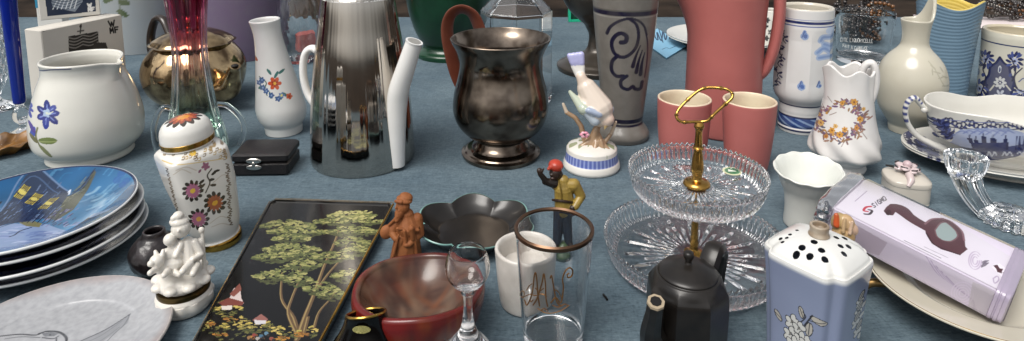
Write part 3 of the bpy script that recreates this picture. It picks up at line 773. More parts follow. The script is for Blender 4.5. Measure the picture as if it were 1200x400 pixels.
# ---- flat black jewellery box
A, B = at(272, 207), at(338, 206); ex = (B-A)[:2]; wj = np.linalg.norm(ex); ex /= wj; ey = np.array([-ex[1], ex[0]])
dj = .045; hj = solve_h(.005, .06, lambda h: project(np.append(A[:2], h))[1]-182)
cen = A[:2]+ex*wj/2+ey*dj/2
t = T('jewellery_box', 'flat black jewellery case with a silver clasp beside the ginger jar', 'box', 0, 0, loc=(*cen, 0), rot=math.atan2(ex[1], ex[0]))
leather = mat('black leatherette', '#121011', .42, noise=(200, .4), tint='#252122', bump=(900, .5))
t.part('base', *boxm((0, 0, hj*.3), (wj, dj, hj*.6), bev=.0022), leather)
t.part('lid', *boxm((0, 0, hj*.6+.0005+hj*.2), (wj+.0006, dj+.0006, hj*.4), bev=.0022), leather)
mb = MB(); x0 = -.1*wj
for z_, s_ in ((hj*.72, 1), (hj*.42, -1)):
    V, Fs = ball((0, 0, 0), (.0085, .0014, .0032), 20, 10); mb.add(V+np.array((x0, -dj/2-.0008, z_)), Fs)
mb.add(*ball((x0, -dj/2-.0016, hj*.57), (.0022, .0016, .0034), 12, 8))
mb.build('clasp', MAT['silver'], t.e)
# ---- pewter cup
t = T('pewter_cup', 'large tarnished pewter cup with flared rim and stepped foot', 'cup', 587, 200, 46)
pr = [(0, 45), (197, 46), (194, 46), (194, 46), (191, 43), (187, 40), (184, 34), (184, 34), (180, 33), (172, 30), (165, 29), (159, 34), (151, 44), (140, 52), (126, 56), (110, 55), (92, 50.5), (78, 48), (68, 48.5), (58, 52), (50, 56.5), (45, 59)]
V, Fs, om = vessel(t, pr, .0022, t.z(160), 120, None, n=8)
pew = mat('tarnished pewter', '#8d8073', .09, metal=1, noise=(40, .9), tint='#332821', bump=(38, .2), rnoise=(24, .26), detail=6)
t.part('body', V, Fs, pew)
# ---- grey stoneware vase
t = T('stoneware_vase', 'grey salt glazed vase with cobalt swirl and blue bands', 'vase', 729, 171, 31)
pr = [(0, 30), (168, 31), (164, 31.5), (158, 30), (150, 26), (144, 23.5), (138, 23.5), (125, 25), (100, 28), (70, 31.5), (40, 35), (10, 38), (-20, 41), (-50, 45)]
V, Fs, om = vessel(t, pr, .004, .03, 320, 260)
c = Canvas(t, V, '#77736d', om)
Z = V[:, 2]
def band(c, t, y, hpx, col, om):
    z0, z1 = t.z(y+hpx/2), t.z(y-hpx/2); c.c[(Z > z0) & (Z < z1) & om] = lin(col)
NAVY = '#100e2c'
for y, h_, k in [(10.5, 5, NAVY), (7, 2, '#5a5854'), (14, 1.6, '#918d86'), (135, 4.5, NAVY), (140, 2.4, NAVY), (137.8, 1, '#8a867f'), (160, 1.5, '#6a665f')]: band(c, t, y, h_, k, om)
def zz(x, y): return (600+x/3.64, y/3.64)
c.stroke([zz(405, 142), zz(420, 115), zz(455, 92), zz(500, 80), zz(540, 90), zz(565, 115), zz(575, 150)], 3.4, NAVY, taper=(1.1, .6))
c.stroke([zz(500, 82), zz(530, 105), zz(540, 150), zz(530, 200), zz(500, 235), zz(465, 245), zz(435, 225), zz(425, 185), zz(440, 155), zz(465, 143), zz(488, 155), zz(485, 178), zz(465, 182)], 5.2, NAVY, taper=(.6, 1.))
c.stroke([zz(452, 238), zz(428, 262), zz(425, 300), zz(445, 325), zz(475, 325)], 4.2, NAVY)
c.stroke([zz(490, 325), zz(465, 345), zz(468, 372), zz(495, 382), zz(515, 370), zz(525, 380), zz(548, 378), zz(555, 350)], 4, NAVY)
for (a_, b_, c_, d_) in [(548, 195, 515, 285), (556, 215, 530, 310), (566, 225, 548, 318)]: c.stroke([zz(a_, b_), zz((a_+c_)/2-3, (b_+d_)/2), zz(c_, d_)], 3.6, NAVY, taper=(.35, 1.3))
c.stroke([zz(565, 118), zz(578, 180), zz(576, 260), zz(566, 330)], 1.6, NAVY)
t.part('body', V, Fs, glaze('salt glaze', .32, noise=(70, .35), tint='#4f4b46', bump=(160, .15), coat=.15), cols=c.c)
# ---- bird figurine
t = T('bird_figurine', 'porcelain bird with raised tail on a flowering branch and round base', 'figurine', 693, 209, 33)
o = t.prof([(196, 32.5), (193.5, 33.5), (189, 32.5), (186.5, 31), (186.5, 31), (175, 29.8), (175, 29.8), (173.5, 29.4), (171, 26), (168.5, 18), (167.5, 8)], 6, base=False); o[:, 1] -= o[0, 1]
V, Fs = lathe(dens(np.vstack([[(0, 0)], o, [(0, o[-1, 1]+.001)]]), 120), 200)
c = Canvas(t, V, '#d9d5cd'); Z = V[:, 2]
al = np.ones(len(V), bool)
c.c[(Z > t.z(185.5)) & (Z < t.z(176.5))] = lin('#5363a6')
A_ = np.arctan2(V[:, 1], V[:, 0]); sel = (Z > t.z(185.5)) & (Z < t.z(176.5)) & (np.sin(40*A_) > .3); c.c[sel] = lin('#8b98c8')
sel = (Z > t.z(175)) & (RNG.random(len(V)) < 2) & (np.sin(7*A_+3)*np.cos(V[:, 0]*300) > .15); c.c[sel] = lin('#8f9470')
base = t.part('base', V, Fs, MAT['white'], cols=c.c)
def L3(x, y, d=0.): return t.lp(x, y, d)
m = t.m
bd, pk, wg, gr = '#d2c4b6', '#ceb8a8', '#a9b2ba', '#adb5a4'
prims = [('cap', L3(701, 127, -.004), L3(688, 104), m*17.5, m*12, bd), ('cap', L3(706, 132, -.006), L3(711, 139, -.008), m*11, m*8, bd), ('cap', L3(692, 122, -.002), L3(704, 136, -.004), m*16, m*13, bd), ('ell', L3(711, 140, -.009), (m*9, m*9, m*8.5), (0, 0, 0), pk),
         ('cap', L3(687, 106), L3(681, 90), m*9, m*6, '#d8c6b6'),('cap', L3(679, 92, .001), L3(672.1, 78, .003), m*3.6, m*3.4, '#d9d6d0'), ('cap', L3(671, 74, .003), L3(667.6, 65.6, .004), m*3.6, m*3.6, '#a9a9d0'), ('cap', L3(680, 92, .001), L3(675.5, 78, .003), m*3.6, m*3.4, '#d9d6d0'), ('cap', L3(674.6, 74, .003), L3(672.2, 65, .004), m*3.6, m*3.6, '#a9a9d0'), ('cap', L3(681, 92, .001), L3(678.9, 78, .003), m*3.6, m*3.4, '#d9d6d0'), ('cap', L3(678.2, 74, .003), L3(676.8, 64.4, .004), m*3.6, m*3.6, '#a9a9d0'), ('cap', L3(682, 92, .001), L3(682.3, 78, .003), m*3.6, m*3.4, '#d9d6d0'), ('cap', L3(681.8, 74, .003), L3(681.4, 63.8, .004), m*3.6, m*3.6, '#a9a9d0'), 
         ('cap', L3(711, 146, -.014), L3(708, 152, -.016), m*2.6, m*.9, '#b39a6c'),
         ('cap', L3(684, 128, -.014), L3(668, 108, .002), m*7, m*2.5, gr), ('cap', L3(697, 142, -.016), L3(682, 126, -.014), m*6, m*5, wg), ('cap', L3(702, 134, -.018), L3(690, 130, -.02), m*4.5, m*3.5, '#9aa5b8'),
         ('cap', L3(714, 128, .004), L3(700, 112, .012), m*6, m*4, wg)]
blob(t, 'bird', prims, m*1.15, glaze('bird glaze', .2, coat=.3), it=3)
br = '#a08468'
prims = [('cap', L3(690, 175, -.006), L3(699, 152, -.004), m*6, m*4.6, br), ('cap', L3(676, 176, -.012), L3(690, 166, -.006), m*3, m*3.4, br), ('cap', L3(714, 178, -.012), L3(704, 166, -.006), m*3, m*3.4, br), ('cap', L3(696, 180, -.018), L3(699, 166, -.008), m*3, m*3.6, br), ('cap', L3(684, 171), L3(696, 158, -.004), m*3, m*3.2, br), ('cap', L3(709, 174, -.004), L3(700, 156, -.004), m*3, m*3, br), ('cap', L3(700, 152, -.004), L3(703, 143, -.006), m*3, m*2.4, br),
         ('cap', L3(686, 168), L3(681, 148), m*3.4, m*3, br), ('cap', L3(681, 148), L3(674, 138), m*3, m*2.8, br), ('cap', L3(674, 138), L3(664, 132), m*2.8, m*2.5, br), ('cap', L3(664, 132), L3(660, 122), m*2.5, m*1.8, '#c9b8a4'),
         ('cap', L3(708, 168, -.004), L3(716, 157), m*2.8, m*2.2, br), ('cap', L3(716, 157), L3(722, 143), m*2.2, m*1.6, '#c4ae96'), ('cap', L3(704, 165, -.01), L3(706, 174, -.012), m*2.6, m*3, br)]
blob(t, 'branch', prims, m*1., glaze('branch glaze', .25), it=2)
mb = MB()
for k in range(6): mb.add(*ball(L3(685+3.4*math.cos(k*1.05), 158+2.2*math.sin(k*1.05), -.012), (m*2.6, m*1.6, m*1.8), 10, 8), '#d98aa0' if k % 2 else '#e0a8b6')
mb.add(*ball(L3(685, 158, -.015), m*1.4, 10, 8), '#3a2a2e')
mb.build('flower', glaze('flower glaze', .25), t.e, vc=True)
# ---- pink jug and cups
pinkm = glaze('matt pink', .4, coat=.05, noise=(26, .3), tint='#94504b', bump=(70, .1), rnoise=(18, .52))
PK, CR = '#ad645f', '#d9cdb2'
t = T('jug', 'tall salmon pink ceramic jug with cream inside and strap handle', 'jug', 845, 166, 44)
zsp = t.z(-6)
def jugfn(R, A_, Z):
    k = np.clip((Z-t.z(45))/(zsp-t.z(45)), 0, 1)
    g = bump_at(A_, PI, .42)
    return R*(1+.5*g*k**1.8), A_, Z+.012*g*k**2
V, Fs, om = vessel(t, [(0, 42), (160, 44), (120, 45), (70, 45), (30, 46), (5, 47.5), (-8, 48.5)], .004, .01, 128, None, jugfn)
t.part('body', V, Fs, pinkm, cols=inner_cols(V, om, PK, CR))
hp = [(886, 92, 0), (896, 82, 0), (905, 62, 0), (911, 36, 0), (914, 8, 0), (912, -14, 0), (902, -26, 0), (890, -22, 0)]
handle(t, hp, [5, 6, 6.3, 6.5, 6.5, 6.5, 6, 6], pinkm, col=PK, seg=16, flat=1.7)
for (cx, by, lab, y0, hws) in [(799, 206, 'salmon pink beaker with cream inside, left of the golden ring handle', 115.6, (24, 27, 30, 31.5, 32)), (874, 212, 'salmon pink beaker with cream inside, right of the golden ring handle', 118, (23, 26.5, 29.5, 31.8, 32.5))]:
    t = T('beaker', lab, 'beaker', cx, by, hws[0], group='salmon pink beakers beside the jug')
    V, Fs, om = vessel(t, [(0, hws[0]-1.5), (by-3, hws[0]), (by-25, hws[1]), (by-52, hws[2]), (y0+16, hws[3]), (y0, hws[4])], .0028, .006, 90)
    t.part('body', V, Fs, pinkm, cols=inner_cols(V, om, PK, CR))
# ---- blue and white beer mug
t = T('beer_mug', 'tall blue and white mug with fluted sides and blue base band', 'mug', 936, 158, 25)
pr = [(0, 25), (156, 25.5), (153, 26), (149, 25), (146, 26), (132, 25.5), (126, 26), (120, 26), (117, 27), (110, 32.5), (100, 35), (80, 35.2), (50, 34.6), (25, 33.4), (9, 33)]
ztop = t.z(30); zlo = t.z(108)
def mugfn(R, A_, Z):
    k = np.clip((Z-zlo)/.02, 0, 1)*np.clip((ztop-Z)/.015, 0, 1)
    return R*(1-.05*k*(np.abs(np.cos(4*A_+.6))**.5)), A_, Z
V, Fs, om = vessel(t, pr, .0045, .03, 320, 240, mugfn)
c = Canvas(t, V, '#d3d2d0', om); Z = V[:, 2]
DB = '#14255c'
for y, h_, k in [(22, 2.6, DB), (26, 1, '#4a5f96'), (18.8, .8, '#5a70a5'), (138, 11, '#1f3f7c'), (131.5, 1.6, '#20264c'), (146.5, 1.8, '#20264c'), (151, 1, '#4a5f96'), (118.5, 2, '#232c50'), (155, 1, '#38456f')]: band(c, t, y, h_, k, om)
# band marbling
sel = (Z > t.z(143)) & (Z < t.z(133)) & (np.sin(9*np.arctan2(V[:, 1], V[:, 0])+800*Z) > .5) & om; c.c[sel] = lin('#7f97bd')
for (x, y, s_) in [(943, 43, 5), (939, 102, 5), (960, 101, 3)]:
    c.ell(x, y, s_, s_*.9, '#8aa1c6'); c.ell(x, y-4, s_*.5, s_*.7, '#6f8abb'); c.ell(x+1, y, s_*.5, s_*.5, '#4d68a0'); c.stroke([(x-3, y+1), (x, y-6)], 1, '#44598c')
for pts in [[(984, 33), (975, 42), (965, 44), (962, 48)], [(966, 52), (976, 52), (985, 46)], [(958, 62), (966, 57), (976, 60)], [(960, 68), (972, 66), (984, 62)], [(972, 78), (980, 76)]]: c.stroke(pts, 6.5, '#8ba5cc', alpha=.8); c.stroke(pts, 2.5, '#6484b8', alpha=.7)
c.ell(973, 36, 5, 4, '#b7c6dd'); c.ell(976, 58, 3.5, 3, '#d3d2d0')
for k, y in enumerate(range(36, 106, 7)):
    x = 919-.15*(y-36)+2*math.sin(k*1.9); c.stroke([(x, y), (x-2, y+4), (x+1, y+8)], 1.2, '#252a48'); c.leaf(x, y+2, 5, 2.6, (-.7 if k % 2 else 2.5), '#2c3357'); c.leaf(x, y+4, 4.5, 2.4, (.4 if k % 3 else 3.6), '#353d66')
t.part('body', V, Fs, MAT['white'], cols=np.where(om[:, None], c.c, lin('#c4bdae')))
# ---- lettered tumbler
t = T('tumbler', 'clear tumbler with two lines of white lettering behind the flowered jug', 'tumbler', 1010, 78, 31)
o = t.prof([(0, 30), (75, 31), (45, 33.5), (14, 36)], 6)
P, no = shell(o, .002, .012); V, Fs = lathe(P, 96); t.part('body', V, Fs, MAT['clear'])
wm = mat('white enamel', '#dcdcd8', .4)
def on_lathe(t, o, x, y, eps):
    """a design pixel carried onto the outer wall of profile o"""
    r = float(np.interp(t.z(y), o[:, 1], o[:, 0]))
    for _ in range(4):
        q = t.lp(x, y, 0); 
        lo, hi = 0., r
        for _ in range(24):
            md = (lo+hi)/2; p = t.lp(x, y, -md)
            if math.hypot(p[0], p[1]) < np.interp(p[2], o[:, 1], o[:, 0]): lo = md
            else: hi = md
        p = t.lp(x, y, -lo); break
    rr = np.interp(p[2], o[:, 1], o[:, 0])+eps; a_ = math.atan2(p[1], p[0])
    return np.array([rr*math.cos(a_), rr*math.sin(a_), p[2]])
mb = MB()
for k, (txt, x, y, h_) in enumerate([('CITE LIQUORICELLE', 985, 44.5, 4.2), ('FAIT A CARRENCE', 988, 51, 3.6)]):
    for pl in text_strokes(txt, x, y, h_, w=.62, gap=.3, dirn=(1, .045 if k == 0 else .02)):
        sag = [(px, py+ (0 if k == 0 else 3.5*(1-((px-1010)/24)**2))) for px, py in pl]
        mb.add(*tube([on_lathe(t, o, px, py, .0003) for px, py in sag], .00038, 5, smooth=1))
mb.add(*ball(on_lathe(t, o, 1003, 41.5, .0003), .0009, 8, 6))
mb.build('lettering', wm, t.e)
# ---- wavy blue vase
t = T('vase', 'blue vase with wavy horizontal ridges, wavy rim and yellow inside', 'vase', 1103, 117, 30)
zt = t.z(3)
def wav(R, A_, Z):
    k = np.clip(Z/zt, 0, 1)
    return R*(1+.0045*np.sin(Z*1150+2.6*np.sin(3*A_+.7)+1.2*np.sin(5*A_))), A_, Z+.006*np.sin(3*A_+2.4)*k**3
V, Fs, om = vessel(t, [(0, 29), (112, 30), (80, 32), (40, 36), (3, 41)], .004, .01, 160, 220, wav)
t.part('body', V, Fs, glaze('ridged blue', .38, coat=.1, noise=(40, .15), tint='#3a5068'), cols=inner_cols(V, om, '#6b8496', '#cdb455'))
# ---- cream carafe with beak spout
t = T('carafe', 'cream crackled carafe with round belly and tall beak spout', 'carafe', 1063, 159, 23.5)
pr = [(0, 23), (157, 23.5), (153, 24), (149, 24.5), (140, 30), (124, 39), (105, 43), (90, 43), (76, 38.5), (66, 31), (58, 22), (52, 17.5), (44, 16.5), (34, 17.5), (24, 20)]
zt, zn = t.z(24), t.z(46)
def beak(R, A_, Z):
    k = np.clip((Z-zn)/(zt-zn), 0, 1)
    g = bump_at(A_, ang(35), .62)
    return R*(1+.12*g*k**2), A_, Z+.034*g*k**1.6
V, Fs, om = vessel(t, pr, .003, .01, 300, 220, beak)
c = Canvas(t, V, '#b9b4a4', om)
for (x, y, a_) in [(1090, 76, .7), (1094, 84, .3), (1101, 78, 1.0), (1099, 92, -.2), (1104, 88, .6), (1092, 80, 1.4), (1104, 100, .2)]: c.leaf(x, y, 9, 1.8, a_, '#a19e8f')
c.stroke([(1088, 72), (1096, 82), (1106, 100)], .9, '#a3a090')
zc = t.z(26); 
t.part('body', V, Fs, MAT['cream'], cols=c.c)
# ---- blue and cream mug
t = T('mug', 'cream mug with dark blue ornament of scrolls and a pointed shield', 'mug', 1186, 126, 44)
pr = [(0, 43), (123, 44), (100, 44.6), (60, 45.4), (50, 46), (42, 46.6), (37, 46)]
V, Fs, om = vessel(t, pr, .0048, .01, 420, 260)
c = Canvas(t, V, '#c9c5b6', om); Z = V[:, 2]
band(c, t, 48.5, 1.6, '#26345e', om)
D2 = '#10173f'
def q8(x, y): return (1020+x/3.64, y/3.64)
sh = [q8(552, 245), q8(535, 270), q8(512, 285), q8(505, 320), q8(490, 345), q8(500, 400), q8(480, 440), q8(620, 440), q8(602, 400), q8(615, 345), q8(598, 320), q8(592, 285), q8(570, 270)]
c.stroke(sh, 2.4, D2, closed=True, sm=3); c.fill(sh, '#1c2658', alpha=.9)
c.flower(1172, 97, 8, 4.6, 3, 1.7, '#c6c6c4'); c.flower(1172, 97, 6, 1.6, 1.2, .8, '#20295a'); c.ell(1172, 97, 1.2, 1.2, '#d0d0cc')
c.leaf(1171.6, 86, 9, 4, -1.57, '#c0c2c6'); c.leaf(1171.6, 85, 6, 2, -1.57, '#2a3568')
c.flower(1172, 112, 6, 4.5, 3, 1.6, '#b9bcc6'); c.stroke([(1160, 106), (1165, 100)], 1.4, '#c9c5b6'); c.stroke([(1184, 106), (1179, 100)], 1.4, '#c9c5b6')
for (bx, by_, sg) in [(1155, 70, 1), (1189, 72, -1), (1148, 104, 1), (1196, 106, -1)]:
    for k in range(11):
        a_ = k*.57+sg; c.leaf(bx+3.5*math.cos(a_), by_+4.5*math.sin(a_), 8, 3.4, a_+.4, '#151f50' if k % 3 else '#3c4a86')
    c.flower(bx, by_, 6, 2.6, 2, 1.3, '#9aa3c4', centre=D2)
c.stroke([(1160, 62), (1152, 80), (1155, 92), (1149, 112)], 1.4, D2); c.stroke([(1145, 62), (1148, 74)], 1.3, D2); c.stroke([(1183, 64), (1190, 82), (1186, 95)], 1.4, D2)
for (x, y) in [(1146, 66), (1151, 62), (1158, 66), (1160, 76), (1146, 84), (1152, 88), (1183, 66), (1194, 64), (1196, 82), (1144, 116), (1184, 88)]: c.ell(x, y, 2, 2.6, '#3a477c', .5)
c.ell(1200, 92, 11, 14, '#c9c5b6'); c.stroke([(1198, 80), (1189, 90), (1192, 104), (1200, 108)], 1.3, D2); c.stroke([(1194, 96), (1200, 92), (1206, 98)], 1.2, '#4a5688')
t.part('body', V, Fs, MAT['cream'], cols=np.where(om[:, None], c.c, lin('#bdb39b')))
t.part('handle', *tube([t.r(44, .08)*np.array(p) for p in [(.2, .97, 1.35), (.25, 1.35, 1.5), (.28, 1.5, 1.1), (.26, 1.4, .7), (.2, .97, .5)]], .0055, 14), MAT['cream'], cols=np.tile(lin('#c9c5b6'), (len(tube([(0, 0, 0), (0, 0, 1), (0, 1, 1), (0, 1, 2), (0, 2, 2)], .1, 14)[0]), 1)))
# ---- ornate white jug with flower wreath
t = T('cream_jug', 'ornate white jug with a wreath of golden and mauve flowers', 'jug', 988, 206, 27)
pr = [(0, 26), (203, 27), (199, 26), (195, 26), (188, 34), (180, 41.5), (172, 43), (163, 41.5), (150, 37.5), (130, 32.5), (112, 29.5), (95, 28.5), (82, 29)]
zt = t.z(82)
def orn(R, A_, Z):
    k = np.clip(Z/zt, 0, 1)
    low = np.clip(1-abs(k-.2)/.25, 0, 1)
    R = R*(1+.05*low*np.sin(7*A_+22*k)+.02*np.sin(9*A_+3)*np.clip((k-.75)*4, 0, 1))
    g = bump_at(A_, ang(200), .5)*np.clip((k-.7)/.3, 0, 1)
    hd = bump_at(A_, ang(20), .6)*np.clip((k-.8)/.2, 0, 1)
    return R*(1+.18*g), A_, Z+(.0035*np.sin(5*A_+1)*np.clip((k-.75)*4, 0, 1))+.004*g+.004*hd
V, Fs, om = vessel(t, pr, .0028, .008, 340, 240, orn)
c = Canvas(t, V, '#d6d3d0', om)
wr = random.Random(5)
for k in range(190):
    a_ = k/190*2*PI; R0 = 1+wr.uniform(-.22, .2)
    x, y = 985+26*math.cos(a_)*R0, 141+21*math.sin(a_)*R0
    if -2.2 < a_-2*PI < -1.75: continue
    c.leaf(x, y, wr.uniform(4, 8.5), 2.4, wr.uniform(0, 6.3), wr.choice(['#7a5c58', '#6a5070', '#8f6c4c', '#5d5a68', '#9a7868']))
for k in range(26):
    a_ = wr.uniform(0, 2*PI); x, y = 985+25*math.cos(a_)+wr.uniform(-4, 4), 142+20*math.sin(a_)+wr.uniform(-4, 4); c.ell(x, y, 1.5, 1.3, wr.choice(['#8f5f74', '#b98a3f', '#79586e']))
for (x, y, s_) in [(1001, 120, 1.2), (987, 121, .8), (962, 144, 1.1), (975, 153, 1.1), (984, 158, 1.2), (990, 152, 1), (968, 160, .8), (1008, 140, 1.1), (1004, 150, .9), (979, 148, .8), (960, 134, .6), (1012, 128, .7)]:
    s_ *= .85; c.flower(x, y, 6, 2.4*s_, 2*s_, 1.5*s_, wr.choice(['#c08a35', '#b97d3a', '#caa05a']), rot=x, centre='#7d4a2a', rc=1.2*s_)
for (a_, b_) in [((967, 128), (962, 118)), ((1010, 155), (1016, 163)), ((975, 120), (970, 113)), ((990, 165), (986, 172)), ((972, 135), (980, 132))]: c.stroke([a_, b_], .8, '#8a7a72')
t.part('body', V, Fs, MAT['white'], cols=c.c)
handle(t, [(1008, 92, 0), (1013, 78, 0), (1021, 74, 0), (1026, 82, 0), (1027, 97, 0), (1024, 112, 0), (1017, 126, 0), (1012, 134, 0)], [3.5, 4, 4.2, 4, 3.6, 3.4, 3.2, 2.6], MAT['white'], col='#d6d3d0', seg=14, flat=1.3)
# ---- sauce boat and its stand
def oval(k): return lambda R, A_, Z: (R*np.sqrt(np.cos(A_)**2+(k*np.sin(A_))**2), np.arctan2(k*np.sin(A_), np.cos(A_)), Z)
ROTB = -.12
pc = at(1186, 178, .018)
t = T('saucer', 'oval white stand with blue flower border under the sauce boat', 'saucer', 0, 0, loc=(pc[0]+.01, pc[1], 0), rot=ROTB)
a = .122
pr = np.array(cr([(0, .0), (.6, 0), (.62, .01), (.98, .13), (1.0, .15), (.985, .165), (.62, .05), (.55, .035), (0, .035)], 8))*a
V, Fs = lathe(dens(pr, 200), 400, oval(.62)); Z = V[:, 2]
i_ = np.arange(len(V))//400; top = i_ > 95
c = Canvas(t, V, '#d0cec7', top, mode='flat', z=.012)
for (x, y) in [(1087, 176), (1078, 172), (1094, 180)]:
    for k in range(9): c.leaf(x, y, 9, 4, k*.7, '#141d4c' if k % 2 else '#313c74')
for x_, y_ in [(1064, 166), (1070, 162), (1066, 173), (1078, 181), (1090, 188), (1100, 192), (1062, 160)]: c.flower(x_, y_, 5, 2, 2.6, 1.8, '#1d2858')
c.stroke([(1060, 160), (1059, 168), (1068, 178), (1085, 189), (1110, 196)], 1.4, '#141d4c')
for a0 in np.linspace(0, 6.2, 26): 
    q = np.array([a*.86*math.cos(a0), a*.62*.86*math.sin(a0)]); s_ = (c.a-q[0])**2+(c.b-q[1])**2 < (.004+.002*math.sin(a0*7))**2; c.blend(s_, np.ones(s_.sum()), '#1d2858')
t.part('dish', V, Fs, MAT['white'], cols=c.c)
t = T('sauce_boat', 'white sauce boat with blue castle scene and scrolled handle', 'sauce boat', 0, 0, loc=(pc[0]+.006, pc[1]+.002, .0045), rot=ROTB)
a = .1; zr = t.z(128)
def boat(R, A_, Z):
    R, A2, Z = oval(.56)(R, A_, Z)
    k = np.clip(Z/zr, 0, 1)
    return R, A2, Z+k**2*(.004*np.cos(2*A2)+.002*np.sin(5*A2+1)+.010*bump_at(A2, 0, .5))
o = cr([(.42*a, 0), (.44*a, .004), (.42*a, .008), (.6*a, .016), (.82*a, .28*zr+.008), (.93*a, .6*zr), (.97*a, .85*zr), (1.0*a, zr)], 8)
V, Fs, om = vessel(t, None, .0026, .012, 460, 200, boat, outer=o)
c = Canvas(t, V, '#d0cec7', om); Z = V[:, 2]
bl = '#141c4c'
xs = np.linspace(1094, 1240, 30)
for k, x in enumerate(xs):
    y = 142+6*math.sin((x-1094)/146*PI)*1.0+2.4*math.sin(k*1.3)
    c.stroke([(x-3, y-2), (x, y-4), (x+2.4, y-1), (x, y+2.5), (x-2, y+1)], 1.5, bl); c.ell(x+2, y+3, 2, 1.6, '#2b3770')
c.stroke([(x, 146.5+6*math.sin((x-1094)/146*PI)) for x in xs[::3]], 1.2, bl); c.stroke([(x, 139+5*math.sin((x-1094)/146*PI)) for x in xs[::3]], .9, '#55609a')
for (bx, by_) in [(1107, 152), (1104, 146), (1112, 158)]:
    for k in range(8): c.leaf(bx, by_, 8, 3.6, k*.8, bl if k % 2 else '#39457f')
sc_ = [(1117, 158), (1125, 152), (1150, 150), (1180, 150), (1200, 156), (1204, 170), (1196, 182), (1170, 188), (1135, 187), (1114, 178)]
c.fill(sc_, '#8796bd', alpha=.8)
c.fill([(1112, 170), (1204, 168), (1196, 182), (1170, 188), (1135, 187), (1114, 180)], '#1f2a60', alpha=.92)
for (x0, x1, y0) in [(1133, 1139, 162), (1141, 1146, 164), (1150, 1155, 160), (1160, 1167, 162), (1176, 1181, 163)]: c.fill([(x0, y0), (x1, y0), (x1, 176), (x0, 176)], '#131b48'); c.stroke([((x0+x1)/2, y0), ((x0+x1)/2, y0-4)], 1, '#131b48', sm=1)
c.fill([(1138, 167), (1178, 167), (1178, 176), (1138, 176)], '#1f2a5c')
for k in range(16): x = 1114+6*k; c.stroke([(x, 184-abs(k-8)*.7), (x+3, 178), (x+6, 183)], 1.1, '#c3c9da' if k % 3 else '#252e5e')
for k in range(7): c.stroke([(1120+9*k, 156+.5*k), (1127+9*k, 153.5), (1134+9*k, 156)], 1.2, '#6d7aa8')
for k in range(5): c.stroke([(1190+2*k, 176), (1192+3*k, 160)], 1, bl)
t.part('body', V, Fs, MAT['white'], cols=np.where(om[:, None], c.c, lin('#d0cec7')))
hp = [(1096, 132, -.0), (1084, 127, 0), (1078, 121, 0), (1072, 115, 0), (1064, 120, 0), (1061, 132, 0), (1065, 147, 0), (1076, 160, 0), (1090, 168, 0), (1106, 174, 0)]
P = [t.lp(x, y, .004) for x, y, d in hp]
V, Fs = tube(P, [t.m*w_ for w_ in (3.6, 3.4, 3.2, 3.4, 3.2, 3, 3, 3.4, 4, 5)], 16, flat=1.2)
cc = np.tile(lin('#d0cec7'), (len(V), 1)); n_ = len(V)//16; ring = np.arange(len(V))//16
cc[(ring % 4 < 2) & (ring > 14) & (ring < 46) & (np.arange(len(V)) % 16 < 7)] = lin('#2a3670')
t.part('handle', V, Fs, MAT['white'], cols=cc)
t.part('handle_scroll', *ball(t.lp(1083, 129, .002), t.m*3.6, 14, 10), MAT['white'], cols=np.tile(lin('#d0cec7'), (140, 1)))
# ================================================================== front rows
# ---- round white jug
t = T('jug', 'round bellied white jug with a blue flower and pinched spout', 'jug', 107, 196, 53)
pr = [(0, 52), (194, 53.5), (188, 52.5), (184, 53), (176, 60), (160, 67.5), (138, 69), (116, 64), (98, 57), (84, 50.5), (75, 49.5), (69, 51.5)]
zt, zn = t.z(69), t.z(92)
def pit(R, A_, Z):
    k = np.clip((Z-zn)/(zt-zn), 0, 1); g = bump_at(A_, ang(-44), .2); g2 = bump_at(A_, ang(-40), .6)
    return R*(1+k*(.22*g-.05*g2*(1-g))), A_, Z-.003*k*g2-.001*k*g
V, Fs, om = vessel(t, pr, .0035, .008, 400, 260, pit)
c = Canvas(t, V, '#d3d1c8', om)
BL = ['#16226e', '#28388c', '#1c2a7c', '#8c9bd0']
for k, (a_, L_) in enumerate([(-1.55, 17), (-.75, 15), (-.1, 15), (.75, 17), (1.7, 18), (2.7, 13), (-2.5, 14)]):
    c.leaf(55, 134, L_, 8, a_, BL[k % 3]); c.leaf(55+3*math.cos(a_), 134+3*math.sin(a_), L_*.55, 1.6, a_, '#6f7fc0')
c.flower(55, 133, 5, 2.6, 2.6, 2, '#9eb3cf', centre='#c7d0c0', rc=1.8); c.stroke([(57, 134), (62, 131)], .8, '#d9dcc9')
for a_, L_ in [(-1.2, 11), (1.3, 10), (.2, 6)]: c.leaf(33.5, 128, L_, 4.5, a_, '#4a4f9a')
c.stroke([(44, 150), (42, 160), (47, 172)], 1.6, '#6a6a45'); c.leaf(41, 148, 16, 6, 1.9, '#4553a4'); c.leaf(34, 143, 14, 5, 1.1, '#54458c')
c.leaf(45, 166, 22, 8, -.05, '#6d7a45'); c.stroke([(46, 166), (66, 166)], 1, '#9aa36a'); c.leaf(46, 171, 20, 5, .75, '#71774a'); c.leaf(35, 158, 12, 5, .8, '#6f6b48')
c.stroke([(46, 80), (60, 82), (83, 81)], 1.4, '#43486c')
t.part('body', V, Fs, MAT['white'], cols=c.c)
